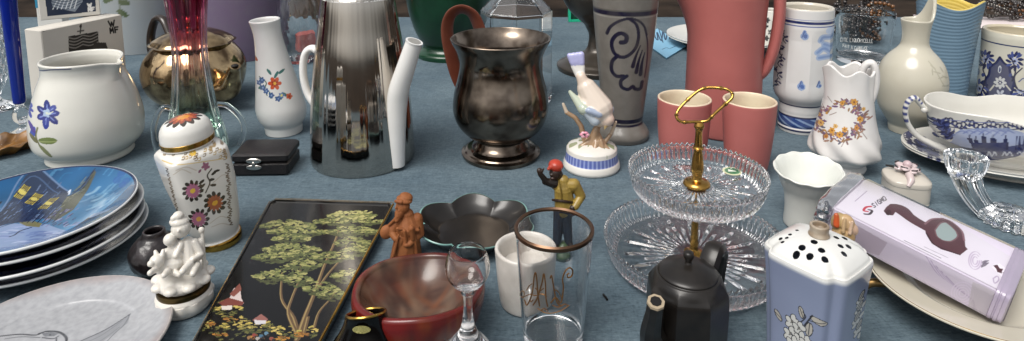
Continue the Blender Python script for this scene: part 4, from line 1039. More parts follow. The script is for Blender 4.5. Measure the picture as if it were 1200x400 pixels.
# ---- lidded ginger jar
t = T('ginger_jar', 'square shouldered white ginger jar with painted flowers and gold foot', 'ginger jar', 257, 293, 25)
t.tilt(0, ang(-5.5))
def sq(n, rt): return lambda A_: 1/(np.abs(np.cos(A_-rt))**n+np.abs(np.sin(A_-rt))**n)**(1/n)
SHR = .1; s4 = sq(5, ang(20)); zs_, zf_ = t.z(192), .02
mpx = t.m
prz = [(23, 0), (24.5, .001), (24.5, .007), (24.5, .007), (24, .009), (28.5, .02), (31.5, .04), (33.6, .062), (34.4, .085), (34, t.z(171)), (34, t.z(171)), (32, t.z(167)), (26, t.z(163)), (25.5, t.z(161))]
o = dens(cr([(r*mpx, z) for r, z in prz], 8), 240)
zsh = t.z(186)
def gj(R, A_, Z):
    k = np.clip((Z-.01)/.05, 0, 1)*np.clip((t.z(162)-Z)/(t.z(162)-t.z(170)), 0, 1)
    R = R*(1+(s4(A_)-1)*k*.95)*(1-.03*k); x, y = R*np.cos(A_)-SHR*Z, R*np.sin(A_)
    return np.hypot(x, y), np.arctan2(y, x), Z
V, Fs = lathe(np.vstack([[(0, 0)], o, [(0, o[-1, 1])]]), 400, gj)
c = Canvas(t, V, '#d4d2cc'); Z = V[:, 2]
gm = (Z < .0075)
def jj(x, y): return (150+x/3.64, 190+y/3.64)
def tl(x, y): return x-(290-y)*0, y   # the jar leans, painted before leaning
# front-panel flowers, positions on the leaning jar taken back to upright
def up(x, y):
    return (x, y)
def F2(x, y, s_, pc_, cc_):
    x, y = up(x, y); c.flower(x, y, 11, 9.3*s_, 3.2*s_, 2.2*s_, '#2f2a24'); c.flower(x, y, 12, 4.6*s_, 4.2*s_, 1.9*s_, pc_, rot=.2); c.ell(x, y, 3.2*s_, 2.7*s_, cc_)
c.stroke([up(241, 226), up(246, 214), up(243, 206), up(248, 198)], 1.4, '#2f2b22')
for (x, y, a_) in [(246, 216, .3), (244, 210, .2), (247, 204, -.3), (241, 216, 2.6), (250, 200, .1), (240, 212, 2.8)]:
    x, y = up(x, y); c.leaf(x, y, 8, 3.4, a_, '#2f2b22')
x, y = up(241, 195); c.flower(x, y, 5, 2.6, 3, 1.8, '#8e5a72', rot=.4); c.leaf(x-5, y+4, 5, 3, 2.4, '#7a4a62')
F2(226, 224, 1.05, '#a86a86', '#d9b64a'); F2(252, 238, 1.12, '#9c5a3c', '#d4a13c'); F2(233, 257, 1.05, '#a0607c', '#cf9a3e')
for (a_, b_, d_) in [((203, 205), (213, 199), (224, 203)), ((206, 200), (218, 196), (230, 200)), ((246, 262), (258, 254), (268, 256)), ((250, 214), (262, 205), (270, 210)), ((248, 266), (260, 262), (270, 264))]: c.stroke([up(*a_), up(*b_), up(*d_)], .7, '#b3a795')
for k in range(14):
    x, y = up(266.5+1.0*math.sin(k*2)+k*.25, 192+5.2*k); c.stroke([(x-2, y), (x+1.5, y+1.5), (x-1, y+3.6), (x+2, y+4)], 1.1, '#5c4a33')
for k in range(14):
    x, y = up(195.5+k*1.25, 197+5*k); c.stroke([(x-1.5, y), (x+1.3, y+1.2), (x-1, y+3.4), (x+1.6, y+4)], 1., '#6b583c')
rj = random.Random(2)
for k in range(46):
    x, y = rj.uniform(190, 266), rj.uniform(160, 186); x, y = up(x, y); c.stroke([(x, y), (x+2.5, y-1), (x+2, y+2), (x-.5, y+2.5)], .9, rj.choice(['#8a7350', '#a58a55', '#6e5a3e']))
x, y = up(226, 179); c.flower(x, y, 7, 2.4, 2, 1.4, '#c9a544')
c.stroke([up(190, 188), up(200, 192), up(230, 191), up(262, 186)], .9, '#c2a560')
body = t.part('body', V, Fs, MAT['white'], cols=c.c)
t.part('gold_foot', *lathe([(0, -.0005), (24.6*mpx, -.0005), (25.4*mpx, .0015), (25.3*mpx, .0058), (24.4*mpx, .0066)], 80, cap=True), MAT['gold'])
zl = o[-1, 1]
lo_ = cr([(0, zl-.001), (28*mpx, zl-.001), (30*mpx, zl+.001), (30.5*mpx, zl+.005), (30.5*mpx, zl+.005), (30.5*mpx, zl+.010), (28.5*mpx, zl+.018), (22*mpx, zl+.0245), (10*mpx, zl+.0275), (0, zl+.028)], 8)*np.array([.9, 1]); lo_[:, 1] = zl+(lo_[:, 1]-zl)*.86
V, Fs = lathe(dens(lo_, 110), 240); V[:, 0] -= SHR*zl
c = Canvas(t, V, '#d8d6d0', V[:, 2] > zl+.0105, mode='flat', z=zl+.0215)
cf = np.array([-SHR*zl, -.0015])
def petal(n, r0, r1, w, col, rot=0.):
    for k in range(n):
        a_ = rot+k*2*PI/n; u_ = np.array([math.cos(a_), math.sin(a_)]); v_ = np.array([-u_[1], u_[0]])
        c.fill([cf+u_*((r0+r1)/2+(r1-r0)/2*math.cos(q_))+v_*w*math.sin(q_) for q_ in np.arange(12)/12*2*PI], col, px=False)
petal(12, .006, .0150, .0028, '#2c1d16'); petal(10, .002, .0115, .0026, '#8e3a1e', .2); petal(10, .002, .0085, .0014, '#b8602a', .2); petal(8, 0, .0052, .0022, '#d08a30')
sel = (V[:, 2] > zl+.001) & (V[:, 2] < zl+.0056)
lid = t.part('lid', V, Fs, MAT['white'], cols=c.c)
V, Fs = lathe([(27.2*mpx, zl+.0005), (28.1*mpx, zl+.0012), (28.1*mpx, zl+.0048), (27.2*mpx, zl+.0052)], 90, cap=False); V[:, 0] -= SHR*zl
t.part('gold_band', V, Fs, MAT['gold'], parent=lid)
# ---- stack of blue plates
names = ['lowest blue plate of the stack of four, only its dark rim showing', 'second plate from the bottom of the blue plate stack', 'third plate from the bottom of the stack, under the painted one', 'topmost blue plate of the stack, painted with a snowy village at night']
pc = np.array([-.4177, .5139, 0]); rp = .0817
plmat = glaze('blue plate glaze', .14, coat=.4)
for k in range(4):
    ox, oy = [(.005, .004), (.0055, -.001), (.003, .003), (0, 0)][k]
    t = T('collector_plate', names[k], 'plate', 0, 0, loc=(pc[0]+ox, pc[1]+oy, .0092*k), rot=math.atan2(-pc[0], pc[1]), group='stack of blue picture plates')
    pr = np.array(cr([(0, .02), (.52, .02), (.52, .02), (.53, 0), (.56, 0), (.58, .02), (.58, .02), (.8, .07), (.98, .165), (.98, .165), (1, .185), (.99, .2), (.97, .195), (.97, .195), (.74, .10), (.6, .065), (.3, .055), (0, .05)], 6))*rp
    if k == 3: pr = dens(pr, 330)
    sg = 460 if k == 3 else 120
    V, Fs = lathe(pr, sg); rad = np.hypot(V[:, 0], V[:, 1])/rp; i_ = np.arange(len(V))//sg
    topi = i_ > len(pr)*.53
    base = np.tile(lin('#0a1428'), (len(V), 1)); 
    zt_ = V[:, 2]/rp; base[(rad > .965) & (zt_ > .16)] = lin('#cfd3d6')
    base[(~topi)] = lin('#1b2a4a'); base[(rad > .982)] = lin('#d3d5d5')
    if k == 3:
        c = Canvas(t, V, base, topi & (rad < .972), mode='flat', z=.11*rp)
        pr_ = random.Random(8)
        yy = np.clip((c.b/rp+1)/2, 0, 1)[:, None]; xx = c.a/rp
        n1 = np.sin(c.a*90+3*np.sin(c.b*60))*.5+np.sin(c.b*140+2*np.sin(c.a*80))*.5
        sk = lin('#0a4672')*yy+lin('#3f789f')*(1-yy); c.c[c.idx] = sk*(1+.18*n1[:, None])
        def g(x, y): return (x/3.64, 190+y/3.64)
        for k2 in range(60):   # brushed sky
            x, y = pr_.uniform(120, 560), pr_.uniform(15, 210); L2 = pr_.uniform(20, 70)
            c.stroke([g(x, y), g(x+L2*.5, y-L2*.3), g(x+L2, y-L2*.35)], pr_.uniform(1.5, 4), pr_.choice(['#1f6490', '#0f4d7c', '#4c87ac', '#0b3c66']), alpha=.45)
        for k2 in range(26):
            x, y = pr_.uniform(330, 470), pr_.uniform(120, 215); c.stroke([g(x, y), g(x+26, y-8), g(x+50, y-22)], 4, pr_.choice(['#6d9bb8', '#86a9c0', '#568bad']), alpha=.35)
        c.fill([g(420, 215), g(560, 120), g(585, 130), g(580, 200), g(500, 250)], '#12294a', alpha=.6)
        # snow
        c.fill([g(-300, 360), g(-40, 258), g(60, 240), g(200, 245), g(300, 285), g(340, 318), g(230, 372), g(100, 392), g(-100, 400), g(-300, 400)], '#7589ab')
        for k2 in range(60):
            x, y = pr_.uniform(-40, 290), pr_.uniform(255, 385)
            if y > 390-.15*x: continue
            c.stroke([g(x, y), g(x+25, y-5), g(x+55, y-4)], pr_.uniform(1.5, 3.5), pr_.choice(['#a3aecb', '#8592b8', '#b9c2d8', '#586a98', '#4c5d8a']), alpha=.6)
        # far right houses
        c.fill([g(235, 320), g(385, 215), g(500, 212), g(505, 222), g(430, 268), g(330, 322), g(260, 330)], '#3a3833'); c.fill([g(372, 222), g(400, 205), g(500, 205), g(505, 215), g(390, 225)], '#77889f')
        for k2 in range(40):
            x = pr_.uniform(270, 490); y = 322-(x-240)*.42+pr_.uniform(-18, 22); c.stroke([g(x, y), g(x+22, y-11)], 1.6, pr_.choice(['#4c4838', '#2a2926', '#5d573f', '#454c58']), sm=1, alpha=.8)
        for x, y in [(355, 285), (376, 279), (392, 284), (470, 250), (482, 243), (410, 270)]: c.fill([g(x, y), g(x+20, y-14), g(x+30, y-13), g(x+10, y+2)], '#c8b850')
        # long roof and jetty running to the right
        c.fill([g(175, 218), g(255, 140), g(330, 112), g(405, 55), g(412, 60), g(362, 118), g(310, 185), g(240, 228)], '#46493c')
        for k2 in range(34):
            u = pr_.random(); x, y = 185+200*u, 215-140*u+pr_.uniform(-18, 10); c.stroke([g(x, y), g(x+22, y-14)], 1.6, pr_.choice(['#5d604c', '#2f342f', '#6d6f5c', '#30405a']), sm=1, alpha=.8)
        c.stroke([g(300, 125), g(350, 92), g(408, 52)], 1.8, '#16263f', sm=1)
        c.fill([g(78, 236), g(120, 224), g(178, 240), g(165, 257), g(110, 252)], '#6a6742')
        # purple houses between
        for k2 in range(60):
            x, y = pr_.uniform(175, 325), pr_.uniform(180, 258); c.stroke([g(x, y), g(x+14, y-9)], pr_.uniform(1.2, 2.2), pr_.choice(['#4b4a74', '#6d6c92', '#2d3058', '#8d8eae', '#3c3a52']), sm=1, alpha=.85)
        # big hall with lit windows
        c.fill([g(-90, 262), g(0, 195), g(60, 130), g(110, 85), g(150, 68), g(180, 66), g(240, 88), g(296, 112), g(262, 160), g(190, 218), g(110, 232), g(40, 240), g(-40, 262)], '#1c2c46')
        for k2 in range(90):
            x, y = pr_.uniform(-30, 250), pr_.uniform(95, 235)
            if y < 118+.0*x-.3*(x-150)*(x < 150) and x < 150: continue
            c.stroke([g(x, y), g(x+16, y-14)], 1.3, pr_.choice(['#34496c', '#0f1a2e', '#4d6180', '#2b3d58', '#5f7190']), sm=1, alpha=.9)
        c.stroke([g(0, 190), g(55, 122), g(105, 82), g(150, 66), g(180, 64), g(240, 86), g(298, 112)], 1.6, '#5d7597'); c.stroke([g(60, 126), g(150, 80), g(250, 118)], 1, '#41597c')
        for pts in [[g(50, 137), g(105, 99), g(137, 102), g(85, 146)], [g(95, 158), g(150, 114), g(192, 120), g(135, 168)], [g(150, 184), g(215, 133), g(258, 128), g(195, 182)]]:
            P4 = [np.array(p) for p in pts]; mid_ = sum(P4)/4; P4 = [mid_+(p-mid_)*.86 for p in P4]; pts = P4
            c.fill([tuple(p) for p in pts], '#a8983a')
            for u in (.2, .4, .6, .8): c.stroke([tuple(P4[0]*(1-u)+P4[3]*u), tuple(P4[1]*(1-u)+P4[2]*u)], 1.1, '#1d2230', sm=1)
            for u in (.33, .66): c.stroke([tuple(P4[0]*(1-u)+P4[1]*u), tuple(P4[3]*(1-u)+P4[2]*u)], 1.1, '#1d2230', sm=1)
            c.ell(*((P4[0]+P4[2])/2), 4, 2, '#d8ca6a', alpha=.6)
        for x in range(-30, 240, 22): c.stroke([g(x-10, 236), g(x+40, 196-.05*x)], 1.2, '#090f1e', sm=1)
        for y in (170, 195, 216, 232): c.stroke([g(-60, y+45), g(60, y+5), g(170, y-20)], 1.2, '#0a1120')
        c.stroke([g(290, 112), g(298, 104), g(292, 120)], 1.6, '#c9d4e4', sm=1)
        c.stroke([g(40, 297), g(60, 290), g(85, 272), g(130, 258)], 2, '#1c2844'); c.stroke([g(130, 366), g(170, 350), g(230, 330)], 1.6, '#22304c'); c.stroke([g(220, 322), g(320, 332), g(430, 306)], 1.5, '#22304c')
        for x, y in [(500, 90), (520, 75), (540, 100), (525, 110)]: c.ell(*g(x, y), 5, 3, '#214f8a', alpha=.7)
        base = c.c
    t.part('dish', V, Fs, plmat, cols=base)
# ---- grey plate with a bird drawing
pc = np.array([-.3123, .3866, 0]); rp = .0748
t = T('plate', 'large speckled grey stoneware plate with a drawn heron', 'plate', 0, 0, loc=(pc[0], pc[1], 0), rot=math.atan2(-pc[0], pc[1]))
pr = np.array(cr([(0, .02), (.6, .02), (.6, .02), (.62, 0), (.66, .01), (.85, .07), (.985, .14), (1, .155), (.99, .168), (.965, .163), (.8, .105), (.72, .085), (.72, .085), (.66, .065), (.4, .055), (0, .05)], 8))*rp
V, Fs = lathe(dens(pr, 300), 420); rad = np.hypot(V[:, 0], V[:, 1])/rp; i_ = np.arange(len(V))//420; topi = i_ > 145
base = np.tile(lin('#a5a6a9'), (len(V), 1))
th_ = np.arctan2(V[:, 1], V[:, 0]); edge = np.clip((rad-.9-.03*np.sin(3*th_+1)-.015*np.sin(11*th_))/.09, 0, 1)[:, None]; base = base*(1-.6*edge)+lin('#8c7a74')*.6*edge
base[rad > .985] = lin('#b9b2ac')
c = Canvas(t, V, base, topi, mode='flat', z=.07*rp)
def g(x, y): return (x/3.64, 290+y/3.64)
c.fill([g(300, 410), g(360, 385), g(450, 345), g(555, 283), g(545, 320), g(470, 375), g(400, 420)], '#85878b', alpha=.8)
c.stroke([g(300, 412), g(360, 385), g(450, 345), g(555, 283)], 1.8, '#4d4f55'); c.stroke([g(555, 283), g(530, 325), g(470, 380), g(420, 440)], 1.2, '#5d5f65'); c.stroke([g(340, 410), g(430, 370), g(520, 310)], 1, '#6a6c72'); c.stroke([g(360, 425), g(440, 385), g(510, 335)], 1, '#6a6c72')
c.stroke([g(0, 376), g(80, 366), g(150, 368), g(180, 358)], 2, '#38393d'); c.stroke([g(20, 386), g(90, 376), g(170, 378)], 1.2, '#55565a')
c.stroke([g(165, 362), g(200, 352), g(250, 355), g(280, 375), g(280, 400), g(262, 440)], 2.6, '#2f3034'); c.stroke([g(180, 378), g(225, 382), g(248, 372)], 1.6, '#3a3b40'); c.fill([g(175, 360), g(215, 355), g(250, 360), g(230, 372), g(190, 374)], '#6b6d72')
c.stroke([g(240, 380), g(236, 410), g(215, 450)], 1.6, '#44464b'); c.ell(*g(213, 366), 1.3, 1, '#1a1a1c')
t.part('dish', V, Fs, glaze('speckled grey glaze', .3, coat=.2, noise=(220, .45), tint='#7e8084', bump=(120, .15)), cols=c.c)
# ---- little black vase with relief
t = T('vase', 'tiny black vase with carved relief between blue plates and white figurine box', 'vase', 184, 326, 20)
V, Fs, om = vessel(t, [(0, 18), (324, 20), (315, 28), (302, 32), (290, 31), (281, 24), (276, 16), (271, 14)], .0022, .02, 120, 60,
    lambda R, A_, Z: (R*(1+.025*np.sin(9*A_+200*Z)*np.sin(260*Z)*(Z < t.z(280))), A_, Z))
t.part('body', V, Fs, mat('black relief', '#141112', .28, coat=.25, noise=(150, .5), tint='#3a3233', bump=(240, .5)))
# ---- white bisque box with children
t = T('figurine_box', 'white porcelain trinket box with two small figures on its lid', 'trinket box', 217, 375, 32)
bis = mat('white bisque', '#d6d1c8', .28, coat=.2, sss=.1, noise=(60, .12), tint='#b3aca0')
o = dens(t.prof([(0, 30), (372, 32), (362, 34.5), (350, 34.5), (343, 31.5)], 8), 60)
def lump(R, A_, Z): return R*(1+.05*np.sin(7*A_+160*Z)*np.sin(90*Z+3*np.sin(2*A_))*(Z > .003)*(Z < o[-1, 1]-.003)), A_, Z
V, Fs = lathe(np.vstack([[(0, 0)], o, [(0, o[-1, 1])]]), 130, lump); t.part('base', V, Fs, bis)
zb = o[-1, 1]; rb = o[-1, 0]
t.part('hinge_band', *lathe([(0, zb), (rb*1.01, zb), (rb*1.025, zb+.0007), (rb*1.025, zb+.0032), (rb*1.01, zb+.004), (0, zb+.004)], 80), mat('aged brass', '#6b5a38', .35, metal=1, noise=(90, .6), tint='#2a2418'))
z1 = zb+.004; m = t.m
def q(x, y, d=0.): return t.lp(x, y, d)
pr = [('ell', (0, 0, z1+.005), (rb*1.05, rb*1.05, .0085), (0, 0, 0), '#d6d1c8')]
for k in range(9):
    a_ = k*.7; pr.append(('ell', (rb*.95*math.cos(a_), rb*.95*math.sin(a_), z1+.006), (m*8, m*8, m*5), (0, 0, a_), '#d6d1c8'))
W_ = '#d6d1c8'
pr += [('cap', q(243, 322), q(249, 316), m*3.2, m*2, W_),
  # seated child
  ('cap', q(222, 312, -.004), q(220, 285, 0), m*11, m*7.5, W_), ('ell', q(212, 268), (m*10.5, m*10, m*10.5), (0, 0, 0), W_), ('ell', q(210, 260, .001), (m*10.5, m*9.5, m*6), (0, .2, 0), W_), ('cap', q(204, 256, 0), q(214, 255, .002), m*4, m*4, W_), ('ell', q(209, 271, -.0075), (m*2, m*2, m*2), (0, 0, 0), W_),
  ('cap', q(228, 284, -.002), q(236, 298, -.006), m*4.5, m*3.2, W_), ('cap', q(236, 298, -.006), q(226, 304, -.01), m*3.2, m*2.8, W_), ('cap', q(212, 286, -.002), q(206, 300, -.008), m*4.5, m*3.2, W_),
  ('cap', q(222, 310, -.012), q(214, 318, -.02), m*5, m*3.8, W_), ('cap', q(230, 312, -.01), q(226, 321, -.02), m*5, m*3.8, W_), ('cap', q(237, 272, 0), q(240, 318, -.004), m*2, m*2.4, W_), ('ell', q(236, 270, 0), (m*3.6, m*3, m*4), (0, 0, 0), W_),
  ('cap', q(206, 300, -.002), q(203, 286, 0), m*8, m*6, W_), ('ell', q(199, 281, -.002), (m*7, m*7, m*7), (0, 0, 0), W_), ('cap', q(230, 300, -.002), q(234, 284, 0), m*7, m*5, W_), ('ell', q(209, 253, .001), (m*6, m*6, m*5), (0, .3, 0), W_),
  # crouching animal
  ('cap', q(204, 310, -.006), q(190, 312, -.006), m*10, m*9, W_), ('cap', q(206, 300, -.004), q(196, 298, -.004), m*8, m*7, W_), ('ell', q(184, 306, -.01), (m*8, m*7.5, m*7.5), (0, 0, 0), W_), ('ell', q(177, 309, -.013), (m*4, m*4, m*3.6), (0, 0, 0), W_), ('cap', q(184, 300, -.008), q(182, 295, -.006), m*3, m*2, W_), ('cap', q(190, 300, -.01), q(191, 294, -.008), m*3, m*2, W_),
  ('cap', q(182, 316, -.014), q(176, 320, -.02), m*3.6, m*3.2, W_), ('cap', q(196, 318, -.014), q(192, 323, -.02), m*3.8, m*3.2, W_), ('cap', q(206, 320, -.014), q(210, 322, -.016), m*3.6, m*3, W_)]
blob(t, 'lid', pr, m*.7, bis, it=1)
# ---- black lacquer panel
P0, P1, P3 = at(318, 234, .008), at(464, 239, .008), at(224, 408, .008)
ex = (P1-P0)[:2]; wl = np.linalg.norm(ex); ex /= wl
ey = np.array([-ex[1], ex[0]]); dl = .26
cen = P0[:2]+ex*wl/2-ey*dl/2
sh = ((P3-P0)[:2]@ex)/((P3-P0)[:2]@-ey)
t = T('lacquer_tray', 'black lacquer tray painted with olive trees and a village', 'tray', 0, 0, loc=(*cen, 0), rot=math.atan2(ex[1], ex[0]))
# corners in local space, the left and right sides leaning as in the picture's plan
Lc = [t.lz(318, 234, .008), t.lz(462, 239, .008), t.lz(371, 410, .008), t.lz(222, 410, .008)]
Lc = [p[:2] for p in Lc]
nu, nv = 300, 330
u, v = np.meshgrid(np.linspace(0, 1, nu), np.linspace(0, 1, nv), indexing='xy')
def bil(u, v, ins=0.):
    u = ins+u*(1-2*ins); v = ins+v*(1-2*ins)
    return (1-v)[..., None]*((1-u)[..., None]*Lc[0]+u[..., None]*Lc[1])+v[..., None]*((1-u)[..., None]*Lc[3]+u[..., None]*Lc[2])
XY = bil(u, v, .012).reshape(-1, 2); V = np.column_stack([XY, np.full(len(XY), .0078)])
i, j = np.meshgrid(np.arange(nv-1), np.arange(nu-1), indexing='ij')
Fq = np.stack([i*nu+j, (i+1)*nu+j, (i+1)*nu+j+1, i*nu+j+1], -1).reshape(-1, 4)
c = Canvas(t, V, '#050404', mode='flat', z=.0078)
rr = random.Random(11)
def clump(x0, x1, y0, y1, n, hi, lo='#3f4124'):
    for k in range(n):
        x, y = rr.uniform(x0, x1), rr.uniform(y0, y1); e = 1-((x-(x0+x1)/2)/((x1-x0)/2))**2
        y = (y0+y1)/2+(y-(y0+y1)/2)*max(.25, e); s_ = rr.uniform(.6, 2.1)
        c.ell(x, y, s_*1.7, s_*.5, rr.choice(hi) if y < (y0+y1)/2+1.5 else rr.choice([lo, hi[0]]), rr.uniform(-.35, .25))
OL = ['#4a502e', '#62673b', '#7d7f49', '#97935c']
for k in range(40): c.ell(rr.uniform(290, 370), rr.uniform(244, 310), rr.uniform(1, 4), rr.uniform(.6, 1.6), '#1d1c1d')
for tr, w_ in [([(350, 396), (344, 372), (330, 350), (331, 320)], 4), ([(350, 396), (338, 368), (342, 350), (352, 325), (352, 312)], 3.6), ([(348, 398), (357, 372), (368, 345), (380, 312), (392, 285), (398, 268)], 5), ([(368, 345), (384, 322), (402, 300), (408, 280)], 3), ([(368, 384), (374, 366), (386, 352), (396, 340)], 2.6), ([(356, 392), (361, 372)], 3)]:
    c.stroke(tr, w_*.85, '#5a4630', taper=(1.3, .4)); c.stroke([(x-1, y) for x, y in tr], w_*.3, '#8f7a50', taper=(1.2, .5))
for b in [(388, 437, 248, 256), (372, 446, 254, 264), (310, 366, 258, 270), (318, 380, 266, 276), (384, 442, 266, 276), (324, 358, 274, 284), (312, 372, 286, 297), (300, 344, 296, 306), (336, 372, 294, 304), (368, 410, 296, 306), (396, 430, 278, 290), (404, 440, 288, 298), (322, 354, 312, 326), (336, 362, 322, 334), (300, 332, 318, 330), (360, 392, 330, 346), (392, 424, 316, 330), (376, 402, 338, 350), (340, 372, 304, 316)]:
    clump(b[0]-4, b[1]+4, b[2]-1, b[3]+3, int((b[1]-b[0])*4.2), OL)
for k in range(30): x = rr.uniform(392, 440); c.ell(x, rr.uniform(247, 257), 2.2, .8, '#a8a268', -.2)
# village
for b in [(236, 300, 366, 400), (246, 284, 352, 372), (280, 330, 376, 392), (318, 352, 380, 400), (360, 372, 380, 396)]: clump(*b, int((b[1]-b[0])*1.5), ['#5e5c30', '#80743c', '#a5934a', '#b8a35a'])
for (x, y) in [(244, 380), (258, 392), (300, 396), (330, 396), (270, 374), (352, 392)]: clump(x-8, x+8, y-3, y+4, 14, ['#8a5f2c', '#a8732f', '#6f4a22'])
c.fill([(266, 356), (274, 338), (281, 336), (283, 350), (286, 356)], '#c3b3ae'); c.fill([(269, 345), (281, 332), (283, 340), (274, 348)], '#7d4a40'); c.fill([(256, 355), (268, 349), (286, 354), (284, 358), (262, 359)], '#6f3a32'); c.fill([(259, 359), (272, 358), (272, 363), (260, 363)], '#c9bfb6')
c.fill([(296, 375), (306, 368), (314, 374), (311, 379), (300, 379)], '#84564f'); c.fill([(298, 375), (312, 376), (311, 380), (299, 380)], '#bdb9bb')
for (x, y, k_) in [(298, 393, '#7d3a32'), (306, 394, '#3f6078'), (292, 396, '#86643e'), (312, 391, '#56768a'), (302, 397, '#97918a'), (318, 397, '#7d4438')]: c.ell(x, y, 2.6, 2.2, k_); c.ell(x+2, y+2, 1.8, 1.6, '#2c2622')
lac = glaze('black lacquer', .12, coat=.12, rnoise=(25, .22), bump=(60, .12))
t.part('painting', V, [Fq], lac, cols=c.c)
def rim(ins, z): 
    n = 14; P = []
    for (ua, va, ub, vb) in ((0, 0, 1, 0), (1, 0, 1, 1), (1, 1, 0, 1), (0, 1, 0, 0)):
        for k in np.linspace(.03, .97, n): P.append((ua+(ub-ua)*k, va+(vb-va)*k))
    P = np.array(P); return np.column_stack([bil(P[:, 0], P[:, 1], ins), np.full(len(P), z)])
rings = [rim(.02, .001), rim(.004, .002), rim(0, .0075), rim(.003, .0092), rim(.012, .0092), rim(.016, .0072), rim(.03, .0070)]
K = len(rings[0]); V = np.vstack(rings)
q_ = np.array([[a*K+b, (a+1)*K+b, (a+1)*K+(b+1) % K, a*K+(b+1) % K] for a in range(len(rings)-1) for b in range(K)])
t.part('frame', V, [q_, np.arange(K).reshape(1, -1)], mat('black lacquer rim', '#060504', .12, coat=.1))
gp = [t.lz(x, y, .0097) for x, y in ((461, 241), (370.5, 410))]
t.part('gold_edge', *tube([Lc_ for Lc_ in (np.append(Lc[1]*.98+Lc[2]*.02, .0096), np.append(Lc[2], .0096))], .0011, 10, smooth=1), MAT['gold'])
t.part('gold_edge', *tube([np.append(Lc[0]*.97+Lc[3]*.03, .0096), np.append(Lc[3], .0096)], .00025, 8, smooth=1), MAT['gold'])
t.part('gold_edge', *tube([np.append(Lc[0]*.97+Lc[1]*.03, .0096), np.append(Lc[1], .0096)], .0002, 8, smooth=1), MAT['gold'])
# ---- black dish with turquoise rim
pc = at(556, 262, .012); dp = project(pc)[2]; rp = 63*dp/F
t = T('dish', 'black lobed dish with turquoise rim between clay figure and tumbler', 'dish', 0, 0, loc=(pc[0], pc[1], 0), rot=0)
def lob(R, A_, Z):
    k = np.clip(R/rp, 0, 1); 
    lobe = np.abs(np.cos(3*(A_-ang(95))))**.75
    return R*(1+k*k*(.2*lobe-.13)+k**3*.05*np.cos(A_*2)), A_, Z*(.8+.08*np.cos(6*(A_-ang(95)))*k**4)
pr = np.array(cr([(0, .03), (.4, .03), (.6, .0), (.72, .06), (.9, .26), (.99, .36), (1, .385), (.985, .4), (.96, .385), (.96, .385), (.84, .24), (.72, .14), (.66, .10), (.66, .10), (.4, .09), (0, .09)], 6))*rp
V, Fs = lathe(dens(pr, 140), 220, lob); i_ = np.arange(len(V))//220; rr_ = np.repeat(dens(pr, 140)[:, 0], 220)/rp
cc = np.tile(lin('#141210'), (len(V), 1)); cc[(rr_ > .977) & (i_ > 30)] = lin('#86b5ad')
t.part('bowl', V, Fs, glaze('black satin glaze', .3, coat=.2, noise=(30, .5), tint='#2b2724'), cols=cc)
# ---- clay monk
t = T('figurine', 'terracotta figurine of a bearded man in a cap with a bag', 'figurine', 475, 310, 17)
m = t.m; CL = '#9c5a34'
q = lambda x, y, d=0.: t.lp(x, y, d*m)
pr = [('cap', q(475, 303), q(478, 264), m*17, m*13, CL), ('cap', q(478, 264), q(477, 252), m*15.5, m*8, CL), ('cap', q(466, 303), q(470, 280, -6), m*9, m*8, CL), ('cap', q(486, 303), q(484, 280, -6), m*9, m*8, CL),
 ('ell', q(472, 242, -1), (m*8.3, m*8.3, m*9), (0, 0, 0), CL), ('ell', q(474, 234, 0), (m*9.6, m*9.6, m*4), (0, .25, 0), CL), ('ell', q(476, 231, 1), (m*8, m*8, m*4.6), (0, .3, 0), CL), ('cap', q(464, 236, -6), q(470, 237, -8), m*2, m*2.4, CL),
 ('ell', q(467, 247, -7), (m*2.2, m*2.4, m*1.8), (0, 0, 0), CL), ('cap', q(468, 250, -5), q(465, 258, -8), m*5.6, m*3, CL), ('ell', q(464, 244, -8.2), (m*1.4, m*1.4, m*1.8), (0, 0, 0), CL),
 ('cap', q(489, 256, 0), q(492, 274, -3), m*6.5, m*5.4, CL), ('cap', q(492, 274, -3), q(480, 286, -13), m*5.4, m*4, CL), ('ell', q(477, 287, -14), (m*4.2, m*3.4, m*3), (0, 0, 0), CL),
 ('cap', q(467, 258, -1), q(459, 272, -4), m*6, m*5, CL), ('cap', q(459, 272, -4), q(464, 280, -11), m*4.8, m*3.8, CL), ('ell', q(453, 272, -3), (m*7.6, m*6, m*8.6), (0, .3, 0), CL), ('cap', q(456, 264, -4), q(466, 254, -9), m*1.8, m*1.8, CL),
 ('cap', q(466, 268, -12), q(490, 270, -11), m*2, m*2, CL), ('cap', q(474, 271, -14.5), q(476, 284, -14.5), m*1.9, m*1.6, CL), ('cap', q(482, 268, -14), q(484, 280, -13), m*3.4, m*2.6, CL), ('cap', q(461, 300, -13), q(467, 276, -14), m*2, m*1.4, CL), ('cap', q(489, 302, -12), q(486, 276, -13), m*2, m*1.4, CL)]
blob(t, 'body', pr, m*.55, mat('terracotta', '#8a5632', .62, noise=(180, .5), tint='#6e3a20', bump=(300, .35), spec=.3), it=2)
